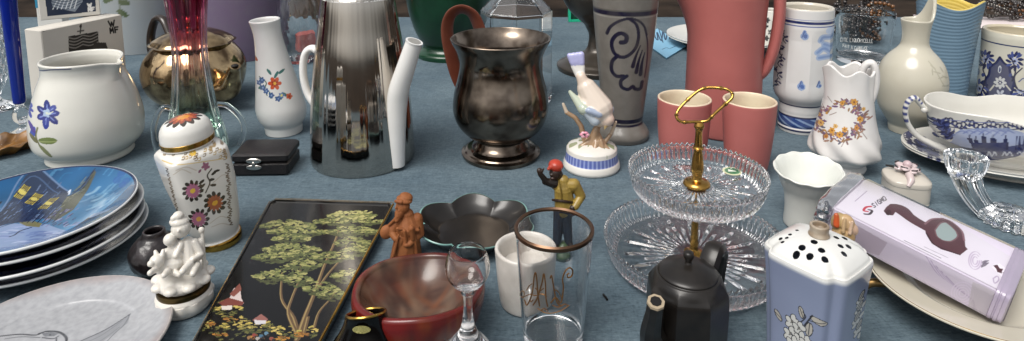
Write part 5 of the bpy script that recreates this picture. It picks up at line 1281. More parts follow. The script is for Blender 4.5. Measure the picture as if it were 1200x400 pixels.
# ---- figurine in yellow jacket
t = T('figurine', 'painted figurine of a man in yellow jacket and red cap', 'figurine', 661, 307, 12)
m = t.m; q = lambda x, y, d=0.: t.lp(x, y, d*m)
YE, DK, NV, RD, GN, SK = '#957d3a', '#1b1512', '#1c2230', '#b23a26', '#37482c', '#2a1c15'
pr = [('cap', q(656, 250), q(653, 283, -1), m*7.6, m*5.4, NV), ('cap', q(664, 250), q(668, 283, 1), m*7.6, m*5.4, NV), ('cap', q(653, 283, -1), q(650, 290, -5), m*5, m*4, DK), ('cap', q(668, 283, 1), q(671, 290, -3), m*5, m*4, DK),
 ('cap', q(662, 243), q(660, 222), m*12, m*10.5, YE), ('cap', q(652, 216), q(672, 217, 1), m*7, m*7.5, YE), ('cap', q(660, 222), q(660, 212), m*10.8, m*7, YE),
 ('cap', q(673, 216, 1), q(681, 230, 2), m*6.6, m*5.4, YE), ('cap', q(681, 230, 2), q(674, 242, -7), m*5.4, m*4.6, YE), ('ell', q(671, 244, -9), (m*3.8, m*3.4, m*3.6), (0, 0, 0), SK),
 ('cap', q(650, 215, -2), q(639, 213, -6), m*6, m*4, DK), ('cap', q(641, 214, -6), q(633, 204, -9), m*3.8, m*3, DK), ('ell', q(632.5, 201, -9), (m*3.4, m*3.2, m*4.4), (0, -.3, 0), SK), ('cap', q(635, 202, -10), q(637, 198, -10), m*1.4, m*1.1, SK),
 ('cap', q(657, 210), q(654, 204), m*4.6, m*4.6, SK), ('ell', q(651, 203, -1), (m*7.4, m*7.4, m*8.8), (0, 0, 0), SK), ('ell', q(646, 205, -6), (m*2.2, m*2.2, m*1.8), (0, 0, 0), SK), ('ell', q(648, 209, -6), (m*3.4, m*2.4, m*1.6), (0, 0, 0), '#3a1f18'), ('ell', q(658, 204, -1), (m*1.6, m*1.8, m*2.8), (0, 0, 0), SK),
 ('ell', q(651.5, 194, 0), (m*8.8, m*8.8, m*6.6), (0, .15, 0), RD), ('cap', q(646, 196, -3), q(643, 198, -8), m*3.2, m*2, RD)]
blob(t, 'body', pr, m*.55, glaze('painted figure', .38, noise=(160, .35), tint='#2a2018', coat=.1), it=1)
t.part('belt', *tube([q(660+12.2*math.cos(a_), 236+1.5*math.cos(a_), 12*math.sin(a_)) for a_ in np.linspace(0, 2*PI, 22)], m*1.5, 8, smooth=2), mat('belt leather', '#2a1b12', .4))
t.part('lapels', *tube([q(655, 212, -10), q(657, 222, -11.2), q(658, 233, -11.7)], m*.9, 8), mat('jacket seam', '#6f5a22', .5))
pr = [('ell', (0, 0, .003), (m*13, m*13, .005), (0, 0, 0), GN), ('cap', (0, 0, .002), (0, .0, t.z(292)), m*11, m*10, GN), ('cap', q(668, 296, 4), q(668, 280, 6), m*4.6, m*3.6, GN), ('ell', q(652, 298, -6), (m*6, m*5, m*5), (0, 0, 0), '#2f3d26')]
blob(t, 'grassy_base', pr, m*.9, glaze('painted base', .4, noise=(120, .4), tint='#1c2616', coat=.1), it=2)
# ---- white crackled cup
t = T('cup', 'straight sided white crackled cup behind the gold monogram tumbler', 'cup', 616, 373, 29)
V, Fs, om = vessel(t, [(0, 28), (371, 29.5), (350, 31.5), (320, 34), (291, 36.5)], .0032, .03, 110, 40)
t.part('body', V, Fs, mat('crackled white', '#cbc6bf', .3, coat=.2, noise=(60, .5), tint='#9a938b'))
# ---- liqueur glass
t = T('liqueur_glass', 'small clear liqueur glass with round bowl before the red bowl', 'liqueur glass', 549, 450, 31, z=.0012)
pz = [(0, 30), (448, 31), (440, 30), (425, 29), (412, 26), (400, 21), (391, 13), (382, 8.5), (370, 6), (358, 5), (346, 6), (343, 8), (340, 6.5), (337, 9), (331, 18), (322, 24.5), (312, 26.5), (302, 24.5), (296, 22)]
o = t.prof(pz, 8)
inn = cr([(t.r(20.8, .08), o[-1, 1]), (t.r(23.2, .08), t.z(302)), (t.r(25, .08), t.z(312)), (t.r(23, .08), t.z(322)), (t.r(15, .08), t.z(330)), (0, t.z(333))], 6)
V, Fs = lathe(np.vstack([[(0, 0)], o, [((o[-1, 0]+inn[0, 0])/2, o[-1, 1]+.0005)], inn]), 72); t.part('body', V, Fs, MAT['clear'])
t.part('foot_reflection_disc', *lathe([(0, -.001), (t.m*25, -.001), (t.m*25, -.0003), (0, -.0003)], 40), mat('white reflection disc', '#dedede', .7))  # white disc added to imitate the pale sky reflection in the foot
# ---- tumbler with monogram
t = T('tumbler', 'tall clear tumbler with worn gold rim and gold script monogram', 'tumbler', 648, 424, 34)
o = t.prof([(0, 33), (422, 34), (400, 35.5), (360, 38.5), (300, 43.5), (267, 46)], 6)
P, no = shell(o, .0014, .009, 5); V, Fs = lathe(P, 96); t.part('body', V, Fs, MAT['clear'])
rt_, zt_ = o[-1]
t.part('gold_rim', *lathe([(rt_+.0003-.0004*0, zt_-.0022), (rt_+.0005, zt_-.0018), (rt_+.0005, zt_+.0003), (rt_-.0007, zt_+.0013), (rt_-.002, zt_+.0003), (rt_-.002, zt_-.001)], 96, cap=False), mat('rubbed gold rim', '#6f5543', .3, metal=.9, noise=(60, .6), tint='#4a382c'))
mb = MB()
def g(x, y): return (600+x/4, 300+y/4)
ML = [[g(60, 205), g(72, 230), g(95, 175), g(105, 95), g(112, 80), g(118, 120), g(122, 180), g(130, 235)], [g(100, 230), g(118, 200), g(140, 130), g(150, 82), g(158, 130), g(160, 190), g(168, 232)], [g(38, 185), g(45, 165), g(58, 170), g(55, 195), g(42, 190)], [g(60, 190), g(85, 180), g(110, 185), g(140, 178), g(165, 186)], [g(180, 100), g(186, 88), g(192, 120), g(200, 170), g(212, 215), g(230, 232)], [g(182, 215), g(205, 190), g(228, 215), g(240, 150), g(236, 105), g(250, 70), g(270, 55), g(284, 70), g(278, 95), g(262, 100), g(258, 88), g(268, 80)], [g(190, 225), g(215, 235), g(245, 225), g(262, 232)], [g(120, 245), g(150, 262), g(190, 262), g(240, 248), g(268, 230)], [g(150, 265), g(140, 252), g(155, 245), g(172, 258)], [g(70, 160), g(82, 140), g(95, 130)], [g(84, 200), g(90, 215), g(100, 205)], [g(110, 150), g(128, 165), g(150, 150)], [g(196, 150), g(216, 165), g(232, 195)]]
for k, pl in enumerate(ML):
    pp = cr(pl, 5); mb.add(*tube([on_lathe(t, o, px, py, .0002) for px, py in pp], .0005 if k in (0, 1, 4, 5) else .00032, 6, smooth=1))
mb.build('monogram', mat('gold script', '#8a6236', .35, metal=.7, noise=(300, .5), tint='#5c3d20'), t.e)
# ---- red bowl
t = T('bowl', 'hand thrown red and brown glazed bowl before the clay figure', 'bowl', 492, 412, 42)
pr = [(0, 40), (410, 42), (404, 43), (396, 52), (384, 63), (370, 71), (354, 75.5), (342, 77.5), (336, 77)]
def hand(R, A_, Z): return R*(1+.012*np.sin(2*A_+.6)+.004*np.sin(9*A_+60*Z)), A_, Z-.16*R*np.sin(A_)*np.clip(Z/.05, 0, 1)*.55+.0012*np.sin(3*A_)*np.clip(R/.03, 0, 1)**2
o = dens(t.prof(pr), 110); zt_, rt_ = o[-1, 1], o[-1, 0]; ri = rt_-.006; zf = .32*zt_
lipp = [(rt_-.003+.003*math.cos(a_), zt_+.003*math.sin(a_)) for a_ in np.linspace(0, PI, 8)[1:]]
inn = [(ri*u_, zf+(zt_-zf)*u_**2.8) for u_ in np.linspace(1, 0, 90)[1:]]
P = np.vstack([[(0, 0)], o, lipp, inn]); V, Fs = lathe(P, 200, hand); om = np.arange(len(V)) < 114*200
zr = np.repeat(P[:, 1]/zt_, 200); cc = np.tile(lin('#55201a'), (len(V), 1)); A_ = np.arctan2(V[:, 1], V[:, 0]); rad = np.hypot(V[:, 0], V[:, 1])/t.r(76, .05)
f = np.clip((zr-.62)/.2, 0, 1)[:, None]*om[:, None]; cc = cc*(1-f)+lin('#661413')*f
dr = (np.sin(13*A_+2*np.sin(5*A_))*.5+.5)*np.clip(1-abs(zr-.5)/.35, 0, 1); cc = np.where(om[:, None], cc*(1-.6*dr[:, None])+lin('#8a3f14')*.6*dr[:, None], cc)
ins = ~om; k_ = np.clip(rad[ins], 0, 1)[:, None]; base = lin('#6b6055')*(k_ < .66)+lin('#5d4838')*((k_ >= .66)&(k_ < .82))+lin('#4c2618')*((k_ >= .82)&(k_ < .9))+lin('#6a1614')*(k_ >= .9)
blot = .7*np.exp(-(((V[ins, 0]+.01)/.022)**2+((V[ins, 1]-.022)/.012)**2))[:, None]; base = base*(1-.9*blot)+lin('#8f3f1e')*.9*blot
sw = (np.sin(V[ins, 0]*170+3*np.sin(V[ins, 1]*120))*.5+.5)[:, None]*.35*(k_ < .78); base = base*(1-sw)+lin('#50483f')*sw; 
rb_ = random.Random(9); ax, ay = V[ins, 0], V[ins, 1]
for _ in range(130):
    a_ = rb_.uniform(0, 2*PI); q_ = t.r(70, .05)*rb_.random()**.6; x0, y0 = q_*math.cos(a_), q_*math.sin(a_); ph_ = rb_.uniform(0, PI); L1, L2 = rb_.uniform(.004, .016), rb_.uniform(.0012, .004)
    u_ = (ax-x0)*math.cos(ph_)+(ay-y0)*math.sin(ph_); v_ = -(ax-x0)*math.sin(ph_)+(ay-y0)*math.cos(ph_)
    g_ = np.exp(-(u_/L1)**2-(v_/L2)**2)[:, None]*.6; base = base*(1-g_)+lin(rb_.choice(['#4a3a30', '#7d6a58', '#8a5a38', '#3a2a24', '#93836f', '#6d3a24']))*g_
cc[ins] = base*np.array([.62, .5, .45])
xo = np.where(om)[0]; ao = np.arctan2(V[xo, 1], V[xo, 0]); zo = zr[xo]
for _ in range(60):
    a0 = rb_.uniform(-PI, PI); z0 = rb_.uniform(.3, .98); d_ = (ao-a0+PI) % (2*PI)-PI
    g_ = np.exp(-(d_/rb_.uniform(.02, .08))**2-((zo-z0)/rb_.uniform(.08, .3))**2)[:, None]*.6; cc[xo] = cc[xo]*(1-g_)+lin(rb_.choice(['#7d3a14', '#3a1410', '#8f4a1a', '#4a1a12', '#6a0f0f']))*g_
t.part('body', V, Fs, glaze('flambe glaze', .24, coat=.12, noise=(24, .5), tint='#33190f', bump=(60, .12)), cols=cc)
# ---- black vase with gold rim
t = T('vase', 'glossy black vase with gold lip and gold oval sticker', 'vase', 431, 452, 38)
pr = [(0, 36), (450, 38), (440, 43), (424, 45), (408, 42.5), (394, 36), (382, 29.5), (374, 26), (369, 25)]
zt_ = t.z(369); rt_ = t.r(25, zt_)
def tiltf(R, A_, Z): return R, A_, Z-.42*R*np.sin(A_)*np.clip((Z-zt_+.02)/.02, 0, 1)**1.5
V, Fs, om = vessel(t, pr, .0022, .02, 110, 70, tiltf); t.part('body', V, Fs, MAT['black'])
th = np.linspace(0, 2*PI, 60); 
t.part('gold_lip', *tube([(((rt_-.0011)*math.cos(a_)), (rt_-.0011)*math.sin(a_), zt_+.0011-.42*rt_*math.sin(a_)) for a_ in th], .0009, 8, smooth=1), MAT['gold'])
oo = t.prof(pr, 6)
def on_v(x, y, eps):
    p = on_lathe(t, oo, x, y, eps); return p
ctr = [on_v(424+u*10*r_, 384+v*4.6*r_, .0009) for r_ in (1, .6, .2) for u, v in [(math.cos(a_), math.sin(a_)) for a_ in np.arange(24)/24*2*PI]]
V = np.array(ctr); V[:, 2] += 0
V[:, 1] -= .0012
qf = np.array([[r_*24+k, (r_+1)*24+k, (r_+1)*24+(k+1) % 24, r_*24+(k+1) % 24] for r_ in range(2) for k in range(24)])
t.part('sticker', V, [qf, (48+np.arange(24)).reshape(1, -1)], mat('gold foil sticker', '#b9b070', .4, metal=.3, noise=(900, .8), tint='#6d6838'))
# ---- two tier crystal stand
t = T('cake_stand', 'two tier cut crystal cake stand with golden ring handle', 'cake stand', 0, 0, loc=(.1535, .4965, 0))
cry = MAT['crystal']
def tier(R0, z0, zr, zb, zin):
    """R0 rim radius; z0 underside, zr rim height, zb wall foot, zin plate surface"""
    hh = zr-z0
    pr = cr([(0, z0), (R0*.78, z0), (R0*.84, z0+.0008), (R0*.9, z0+.12*hh), (R0*.95, z0+.4*hh), (R0*.985, z0+.8*hh), (R0*.992, zr-.001), (R0*.985, zr), (R0*.962, zr), (R0*.95, zr-.002), (R0*.925, zin+.45*(zr-zin)), (R0*.895, zin+.1*(zr-zin)), (R0*.86, zin), (R0*.82, zin), (R0*.82, zin), (R0*.2, zin), (R0*.1, zin), (0, zin)], 7)
    pr = dens(pr, 200); return pr
def cut(R0, zin, zr, n1, n2):
    def f(R, A_, Z):
        k = R/R0; i = np.arange(R.shape[0])[:, None]/R.shape[0]
        inner = i > .5; outer_ = ~inner
        star = np.abs(((A_*n1/(2*PI)) % 1)-.5)*2
        ln = .58+.2*(np.floor(A_*n1/(2*PI)) % 2)
        prof = np.clip((k-.2)/.1, 0, 1)*np.clip((ln-k)/.06, 0, 1)
        Z = Z-np.where(inner, .0022*prof*np.clip(1-star/.55, 0, 1), 0)
        d1 = np.abs(((A_*n2/(2*PI)+Z*40) % 1)-.5)*2; d2 = np.abs(((A_*n2/(2*PI)-Z*40) % 1)-.5)*2
        wall = np.clip((k-.84)/.03, 0, 1)*np.clip((zr-.002-Z)/.003, 0, 1)
        R = R*(1+np.where(outer_, -.014*wall*np.maximum(d1, d2)**2, 0))
        flute = np.abs(((A_*n2/(2*PI)) % 1)-.5)*2
        R = R*(1+np.where(inner, .016*np.clip((k-.86)/.04, 0, 1)*np.clip((zr-.001-Z)/.003, 0, 1)*flute, 0))
        top = np.clip((Z-zr+.003)/.003, 0, 1)
        return R, A_, Z+top*.0012*np.cos(n2*A_)
    return f
R1 = .0762; z1 = 0.0
zr1 = .024
V, Fs = lathe(tier(R1, .0015, zr1, .004, .008), 720, cut(R1, .008, zr1, 36, 90)); low = t.part('lower_tier', V, Fs, cry, angle=15)
z2 = t.z(222); R2 = t.r(83.5, z2+.01); zr2 = t.z(199)
V, Fs = lathe(tier(R2, z2-.004, zr2, z2, z2+.003), 720, cut(R2, z2+.003, zr2, 36, 72)); t.part('upper_tier', V, Fs, cry, angle=15)
m = t.m; br = MAT['brass']
zh = t.z(143)
rod = cr([(.0025, .008), (.0075, .0085), (.008, .011), (.0035, .013), (.0035, .018), (.0029, .03), (.0029, z2-.008), (.006, z2-.0075), (.0075, z2-.005), (.0075, z2-.0045)], 3)
t.part('lower_rod', *lathe(rod, 28), br)
cap_ = cr([(.004, z2+.0035), (.0105, z2+.0038), (.0108, z2+.006), (.0085, z2+.008), (.0045, z2+.009), (.0042, z2+.013), (.0052, z2+.018), (.0045, z2+.026), (.0034, z2+.034), (.0046, z2+.036), (.0034, z2+.038), (.0028, zh-.008), (.0042, zh-.004), (.003, zh)], 4)
t.part('upper_rod', *lathe(cap_, 28), br)
# bamboo-like ring seen nearly edge on
ringpx = [(823, 143, 0), (811, 143, -4), (799, 143, -8), (793, 138, -8), (795, 129, -3), (806, 117, 4), (818, 107, 9), (828, 103, 12), (840, 103, 13), (852, 105, 12), (858, 110, 10), (857, 116, 6), (848, 124, 3), (838, 133, 1), (830, 141, 0)]
P = [t.lp(x, y, d*m) for x, y, d in ringpx]; P.append(P[0])
P = cr(P, 8); n = len(P); rr_ = np.array([m*(1.75+.9*max(0, math.cos(k/n*2*PI*9))**14) for k in range(n)])
t.part('ring_handle', *tube(P, rr_, 12, smooth=1), br)
# round green sticker on the upper plate
stz = z2+.0034
qc = t.lz(858, 201, stz)
V, Fs = lathe([(0, 0), (.0082, 0), (.0082, .0003), (.0066, .00035), (.0062, .0003), (0, .0003)], 40)
cc = np.tile(lin('#d8d6b0'), (len(V), 1)); rad = np.hypot(V[:, 0], V[:, 1]); cc[rad < .0063] = lin('#1f6b3a')
V = V+np.array([qc[0], qc[1], stz]); t.part('sticker', V, Fs, glaze('sticker', .35), cols=cc)
V, Fs = lathe([(0, 0), (.0036, 0), (.0036, .0002), (0, .0002)], 3); V = V*np.array([1.3, .8, 1])+np.array([qc[0]-.001, qc[1], stz+.0004]); t.part('sticker_mark', V, Fs, mat('sticker white', '#e3e3d8', .5), smooth=False)
# ---- scalloped white cup
t = T('cup', 'white footed cup with wide scalloped rim behind the lilac package', 'cup', 943, 274, 26)
def scal(R, A_, Z):
    k = np.clip((Z-t.z(222))/(t.z(200)-t.z(222)), 0, 1); return R*(1+.016*k*np.abs(np.cos(6*A_))**.7*1), A_, Z+.0005*k*np.cos(12*A_)+.12*k*R*np.sin(A_)
V, Fs, om = vessel(t, [(0, 25), (272, 26), (252, 25.5), (238, 26), (226, 28), (215, 33), (205, 37.5), (198, 42)], .002, .02, 200, 70, scal)
t.part('body', V, Fs, MAT['cream'], cols=inner_cols(V, om, '#bdbdb8', '#d6d8d2'))
# ---- little heart-shaped porcelain box with a flower
t = T('trinket_box', 'small cream porcelain box with a modelled flower on its lid', 'trinket box', 1060, 241, 29)
zt_ = .022
s6 = sq(4, ang(20))
pr = [(0, 0), (.9, 0), (.98, .08), (1, .3), (1, .8), (1, .8), (1.02, .82), (1.02, .95), (.97, 1.05), (.7, 1.2), (.35, 1.26), (0, 1.28)]
rb = t.r(27, .02)
V, Fs = lathe(np.array([(a_*rb, b_*zt_) for a_, b_ in cr(pr, 5)]), 90, lambda R, A_, Z: (R*(1+(s6(A_)-1)*.8), A_, Z)); t.part('body', V, Fs, MAT['cream'], cols=np.tile(lin('#bdb6ab'), (len(V), 1)))
mb = MB(); cx_ = np.array([0, -.002, zt_*1.28])
for k in range(7):
    a_ = k*2*PI/7; V, Fs = ball((0, 0, 0), (.0062, .0045, .0022), 14, 10)
    c_, s_ = math.cos(a_), math.sin(a_); V = V@np.array([[c_, s_, 0], [-s_, c_, 0], [0, 0, 1]])
    mb.add(V+cx_+np.array([.006*c_, .006*s_, .0035+.002*(k % 2)]), Fs, '#c4b3b3')
    V, Fs = tube([cx_+np.array([.011*math.cos(a_+u), .0095*math.sin(a_+u), .0055+.002*(k % 2)]) for u in (-.3, 0, .3)], .0007, 6); mb.add(V, Fs, '#2a2226')
mb.add(*ball(cx_+np.array([0, 0, .008]), (.0045, .0042, .004), 12, 8), '#b9a3a6')
mb.add(*tube([cx_+np.array([.002, -.008, .001]), cx_+np.array([.004, -.014, -.003]), cx_+np.array([.002, -.019, -.008])], [.004, .0036, .002], 10), '#c0b0ae'); mb.add(*tube([cx_+np.array([-.012, .002, .002]), cx_+np.array([-.019, .004, .001])], [.0016, .0008], 8), '#17140f')
mb.build('flower', glaze('flower china', .3), t.e, vc=True)
# ---- crystal candle holder with a curved fluted arm
pg = at(1184, 262)
t = T('candle_holder', 'clear crystal candle holder with curved fluted arm beside the sauce boat', 'candle holder', 0, 0, loc=(pg[0], pg[1], 0), rot=math.atan2(-pg[0], pg[1]))
m = t.m
t.part('base', *lathe(cr([(0, 0), (.021, 0), (.023, .003), (.022, .008), (.016, .013), (.009, .016), (0, .017)], 6), 72, lambda R, A_, Z: (R*(1+.08*np.cos(18*A_)), A_, Z)), MAT['crystal'], angle=20)
P = [t.lp(x, y, d) for x, y, d in [(1186, 258, 0), (1172, 256, -.003), (1160, 250, -.004), (1148, 238, -.004), (1138, 222, -.003), (1131, 204, 0)]]
t.part('arm', *tube(P, [m*9, m*9.5, m*10.5, m*11.5, m*13, m*15], 48, fn=lambda th: 1+.1*np.cos(8*th)), MAT['crystal'], angle=25)
cb = t.lp(1130, 206, 0)
pr = cr([(0, 0), (m*15, 0), (m*17, .002), (m*21, .012), (m*22, .02), (m*20.5, .021), (m*14, .019), (m*11, .008), (0, .007)], 4)
V, Fs = lathe(pr, 60, lambda R, A_, Z: (R*(1+.05*np.cos(10*A_)*(Z > .003)), A_, Z)); t.part('cup', V+cb, Fs, MAT['crystal'], angle=20)
# ---- cream plate on a low brass stand
pc = np.array([.3468, .4344, 0]); rp = .0734
t = T('plate', 'large cream plate with gold rim raised on a low brass ring stand', 'plate', 0, 0, loc=(pc[0], pc[1], .016), rot=math.atan2(-pc[0], pc[1]))
pr = np.array(cr([(0, .0), (.5, 0), (.56, .01), (.62, .03), (.8, .09), (.985, .125), (1, .135), (.985, .145), (.8, .11), (.66, .085), (.66, .085), (.6, .05), (.5, .032), (0, .03)], 8))*rp
V, Fs = lathe(dens(pr, 120), 200); rad = np.hypot(V[:, 0], V[:, 1])/rp
cc = np.tile(lin('#c2bcab'), (len(V), 1)); t.part('dish', V, Fs, glaze('cream plate glaze', .14, coat=.4, noise=(18, .12), tint='#a09a8a'), cols=cc)
t.part('gold_rim', *lathe([(rp*.982, rp*.1466), (rp*.985, rp*.1475), (rp*1.0, rp*.139), (rp*1.002, rp*.135), (rp*.999, rp*.13)], 160, cap=False), MAT['gold'])
t2 = T('plate_stand', 'low bent brass stand holding up the cream plate', 'stand', 0, 0, loc=(pc[0], pc[1], 0), rot=t.rot)
for a_ in (-158, -35, 80):
    c_, s_ = math.cos(ang(a_)), math.sin(ang(a_))
    t2.part('leg', *tube([(rp*.5*c_, rp*.5*s_, .0125), (rp*.8*c_, rp*.8*s_, .012), (rp*.96*c_, rp*.96*s_, .010), (rp*1.04*c_, rp*1.04*s_, .004)], .0032, 12), mat('dull brass', '#8a6f45', .35, metal=.8))
t2.part('ring', *tube([(rp*.54*math.cos(a_), rp*.54*math.sin(a_), .0125) for a_ in np.linspace(0, 2*PI, 40)], .0028, 10, smooth=1), MAT['brass'])
# ---- clear package with lilac insert
a0, a1, b0 = at(974, 240, .0665), at(1186, 347, .045), at(1012, 206, .0665)
ex = a1-a0; Lp = np.linalg.norm(ex); ex /= Lp; ey = (b0-a0)-ex*((b0-a0)@ex); wp = np.linalg.norm(ey); ey /= wp; ez = np.cross(ex, ey); hp_ = .0245
beta = -math.asin(ex[2]); rotp = math.atan2(ex[1], ex[0])
gam = math.asin(max(-1, min(1, ey[2]/math.cos(beta))))
cen = a0+ex*Lp/2+ey*wp/2-ez*hp_
t = T('package', 'clear plastic package with lilac insert and a pictured plum gadget', 'package', 0, 0, loc=cen, rot=rotp)
t.tilt(gam, beta)
lil = mat('lilac card', '#c5bfca', .45, noise=(12, .3), tint='#a99db4')
t.part('insert_box', *boxm((-.003, 0, hp_/2-.0006), (Lp-.009, wp-.003, hp_-.003), bev=.001), lil)
zf = hp_-.0017
V, Fs = grid((-Lp/2+.003, -wp/2+.0022, zf), (Lp/2-.0085, -wp/2+.0022, zf), (-Lp/2+.003, wp/2-.0022, zf), 420, 150)
c = Canvas(t, V, '#d2ced7', mode='flat', z=zf)
ud = np.array([1188-974, 352-240.]); ud /= np.linalg.norm(ud)
def g(x, y): return (1020+x/3.64, 190+y/3.64)
PL, PD = '#4a3038', '#52363d'
c.fill([g(335, 265), g(420, 295), g(640, 430), g(640, 360), g(420, 240)], '#d6cfdd')
# gadget: hook, handle, body with window
c.stroke([g(78, 216), g(92, 198), g(112, 190), g(140, 196), g(160, 215), g(178, 242), g(215, 268), g(250, 285)], 9.5, PD); c.stroke([g(118, 200), g(150, 222), g(190, 250), g(240, 278)], 18, PD); c.ell(*g(77, 215), 3.6, 3.4, '#3a252b')
c.fill([g(225, 262), g(262, 240), g(310, 238), g(350, 255), g(388, 290), g(402, 325), g(405, 360), g(415, 372), g(382, 398), g(352, 388), g(300, 372), g(262, 348), g(238, 310)], PD)
c.stroke([g(232, 265), g(262, 244), g(310, 242), g(350, 258), g(390, 295), g(400, 335)], 2, '#7a5a62'); c.stroke([g(240, 305), g(265, 345), g(305, 368), g(380, 395)], 2, '#3a252c')
c.fill([g(275, 290), g(298, 262), g(322, 258), g(362, 292), g(372, 318), g(345, 338), g(312, 335), g(285, 318)], '#90a09f'); c.stroke([g(275, 290), g(298, 262), g(322, 258), g(362, 292), g(372, 318), g(345, 338), g(312, 335), g(285, 318)], 1.4, '#6f5158', closed=True)
for s_ in [((295, 205), (305, 200)), ((300, 215), (312, 210))]: pass
for pl in text_strokes('SIGMO', *g(5, 180), 5, w=.8, gap=.4, dirn=(.84, -.54)): c.stroke(pl, 1.3, '#4a4650', sm=1)
q1 = (1016.5, 247); c.stroke([(1021, 242), (1015, 243), (1012, 247), (1017, 248)], 2.4, '#b03a4a'); c.stroke([(1013, 251), (1019, 251), (1022, 247), (1018, 246)], 2.4, '#3a3038')
for (x0, y0, x1, y1) in [(1002, 236, 1016, 224), (150, 0, 0, 0)][:1]: c.stroke([(x0, y0), (x1, y1)], .9, '#9d93a8', sm=1)
c.stroke([g(145, 335), g(300, 410)], 1, '#5f5a66', sm=1); c.stroke([g(230, 362), g(330, 408)], .9, '#8a8492', sm=1)
def g2(x, y): return (1120+x*80/246, 260+y*130/400)
for k in range(7): c.stroke([g2(92+5*(k % 3), 148+8*(k//3)+4*(k % 2)), g2(108+5*(k % 3), 140+8*(k//3))], 1.1, '#6d6674', sm=1)
c.fill([g2(130, 165), g2(158, 150), g2(192, 178), g2(165, 198)], '#e0dce4'); c.fill([g2(135, 158), g2(150, 155), g2(158, 168), g2(170, 170), g2(165, 186), g2(150, 182), g2(146, 170)], '#4a2c34'); c.stroke([g2(172, 185), g2(186, 182)], 1.4, '#7a6a74', sm=1)
for rk in range(3):
    c.stroke([g2(70+(9+7*rk)*math.cos(a_), 140+(14+9*rk)*math.sin(a_)) for a_ in np.linspace(0, 5.6, 14)], 1, '#b3a6bc')
c.stroke([g2(135, 205), g2(150, 196), g2(155, 210), g2(140, 222)], 1, '#a598b0', closed=True)
t.part('printed_face', V, Fs, MAT['paper'], cols=c.c)
V, Fs = grid((-Lp/2+.003, -wp/2+.0008, .001), (Lp/2-.0085, -wp/2+.0008, .001), (-Lp/2+.003, -wp/2+.0008, hp_-.003), 300, 60)
c = Canvas(t, V, '#c2bac8')
for k in range(9): c.stroke([(1085+k*3, 300+k*3), (1100+k*3, 322+k*2.2), (1128+k*1.5, 340+k*1.5), (1142, 358+k)], 1.2, '#c6bccd' if k % 2 else '#a296ae')
for rk in range(4): c.stroke([(1128+(4+3*rk)*math.cos(a_), 344+(4+3*rk)*math.sin(a_)) for a_ in np.linspace(0, 6, 14)], 1, '#cbc1d2')
c.fill([(1140, 330), (1165, 342), (1165, 375), (1135, 362)], '#a9a3a6', alpha=.6); c.fill([(1000, 262), (1040, 285), (1030, 300), (1000, 290)], '#9a8c98', alpha=.6)
t.part('printed_side', V, Fs, MAT['paper'], cols=c.c)
film = film_mat('clear plastic', (.985, .98, .99), .12)
t.part('plastic_shell', *boxm((0, 0, hp_/2), (Lp+.002, wp+.0015, hp_), bev=.003), film)
capm = mat('lilac plastic cap', '#b5a9bf', .2, trans=.3, coat=.3, noise=(30, .2), tint='#d0c6d8')
V, Fs = lathe([(0, 0), (1, 0), (1.02, .05), (1.02, .25), (1, .3), (1.0, .36), (1.02, .41), (1.02, .6), (1, .65), (.99, .9), (.94, 1), (0, 1)], 64, lambda R, A_, Z: (R*sq(7, 0)(A_), A_, Z))
V = np.stack([Lp/2-.0085+V[:, 2]*.009, V[:, 0]*(wp/2+.0012), hp_/2+V[:, 1]*(hp_/2+.001)], 1); t.part('end_cap', V, Fs, capm)
# crumpled film at the far end
rgc = np.random.default_rng(4)
V, Fs = lathe(dens(cr([(0, 0), (.9, 0), (1.02, .12), (1.04, .5), (.98, .8), (.8, .95), (0, 1)], 6), 24), 48, lambda R, A_, Z: (R*sq(6, 0)(A_)*(1+.05*np.sin(7*A_+9*Z)*Z+.03*np.sin(13*A_-5*Z)), A_, Z))
V = np.stack([-Lp/2-V[:, 2]*.013+.002, V[:, 0]*(wp/2+.0018), hp_/2+V[:, 1]*(hp_/2+.001)], 1); t.part('crumpled_end', V, Fs, film_mat('crumpled plastic', (.9, .88, .93), .4))
# ---- small shell-like figurine
t = T('figurine', 'small tan and orange shell shaped ornament between pierced vase and package', 'ornament', 989, 371, 12)
m = t.m; q = lambda x, y, d=0.: t.lp(x, y, d*m)
pr = [('cap', (0, 0, m*12), q(988, 276), m*12, m*10, '#9c7c52'), ('ell', q(988, 276), (m*13, m*11, m*13), (0, 0, 0), '#a98a5e'), ('ell', q(983, 260), (m*8.5, m*8, m*11), (0, .2, 0), '#a88f62'), ('ell', q(992, 262), (m*9, m*8, m*11), (0, -.3, 0), '#b49670'), ('ell', q(999, 268), (m*6, m*6, m*8), (0, -.5, 0), '#c0a088'), ('cap', q(980, 264, -7), q(980, 252, -6), m*3.4, m*2.6, '#c4542a'), ('cap', q(988, 272, -10), q(990, 256, -8), m*2.2, m*1.6, '#bfa27c'), ('cap', q(996, 274, -9), q(999, 260, -7), m*2, m*1.4, '#cdb199')]
blob(t, 'body', pr, m*.9, glaze('shell glaze', .3, noise=(150, .3), tint='#6f5a3c'), it=2)
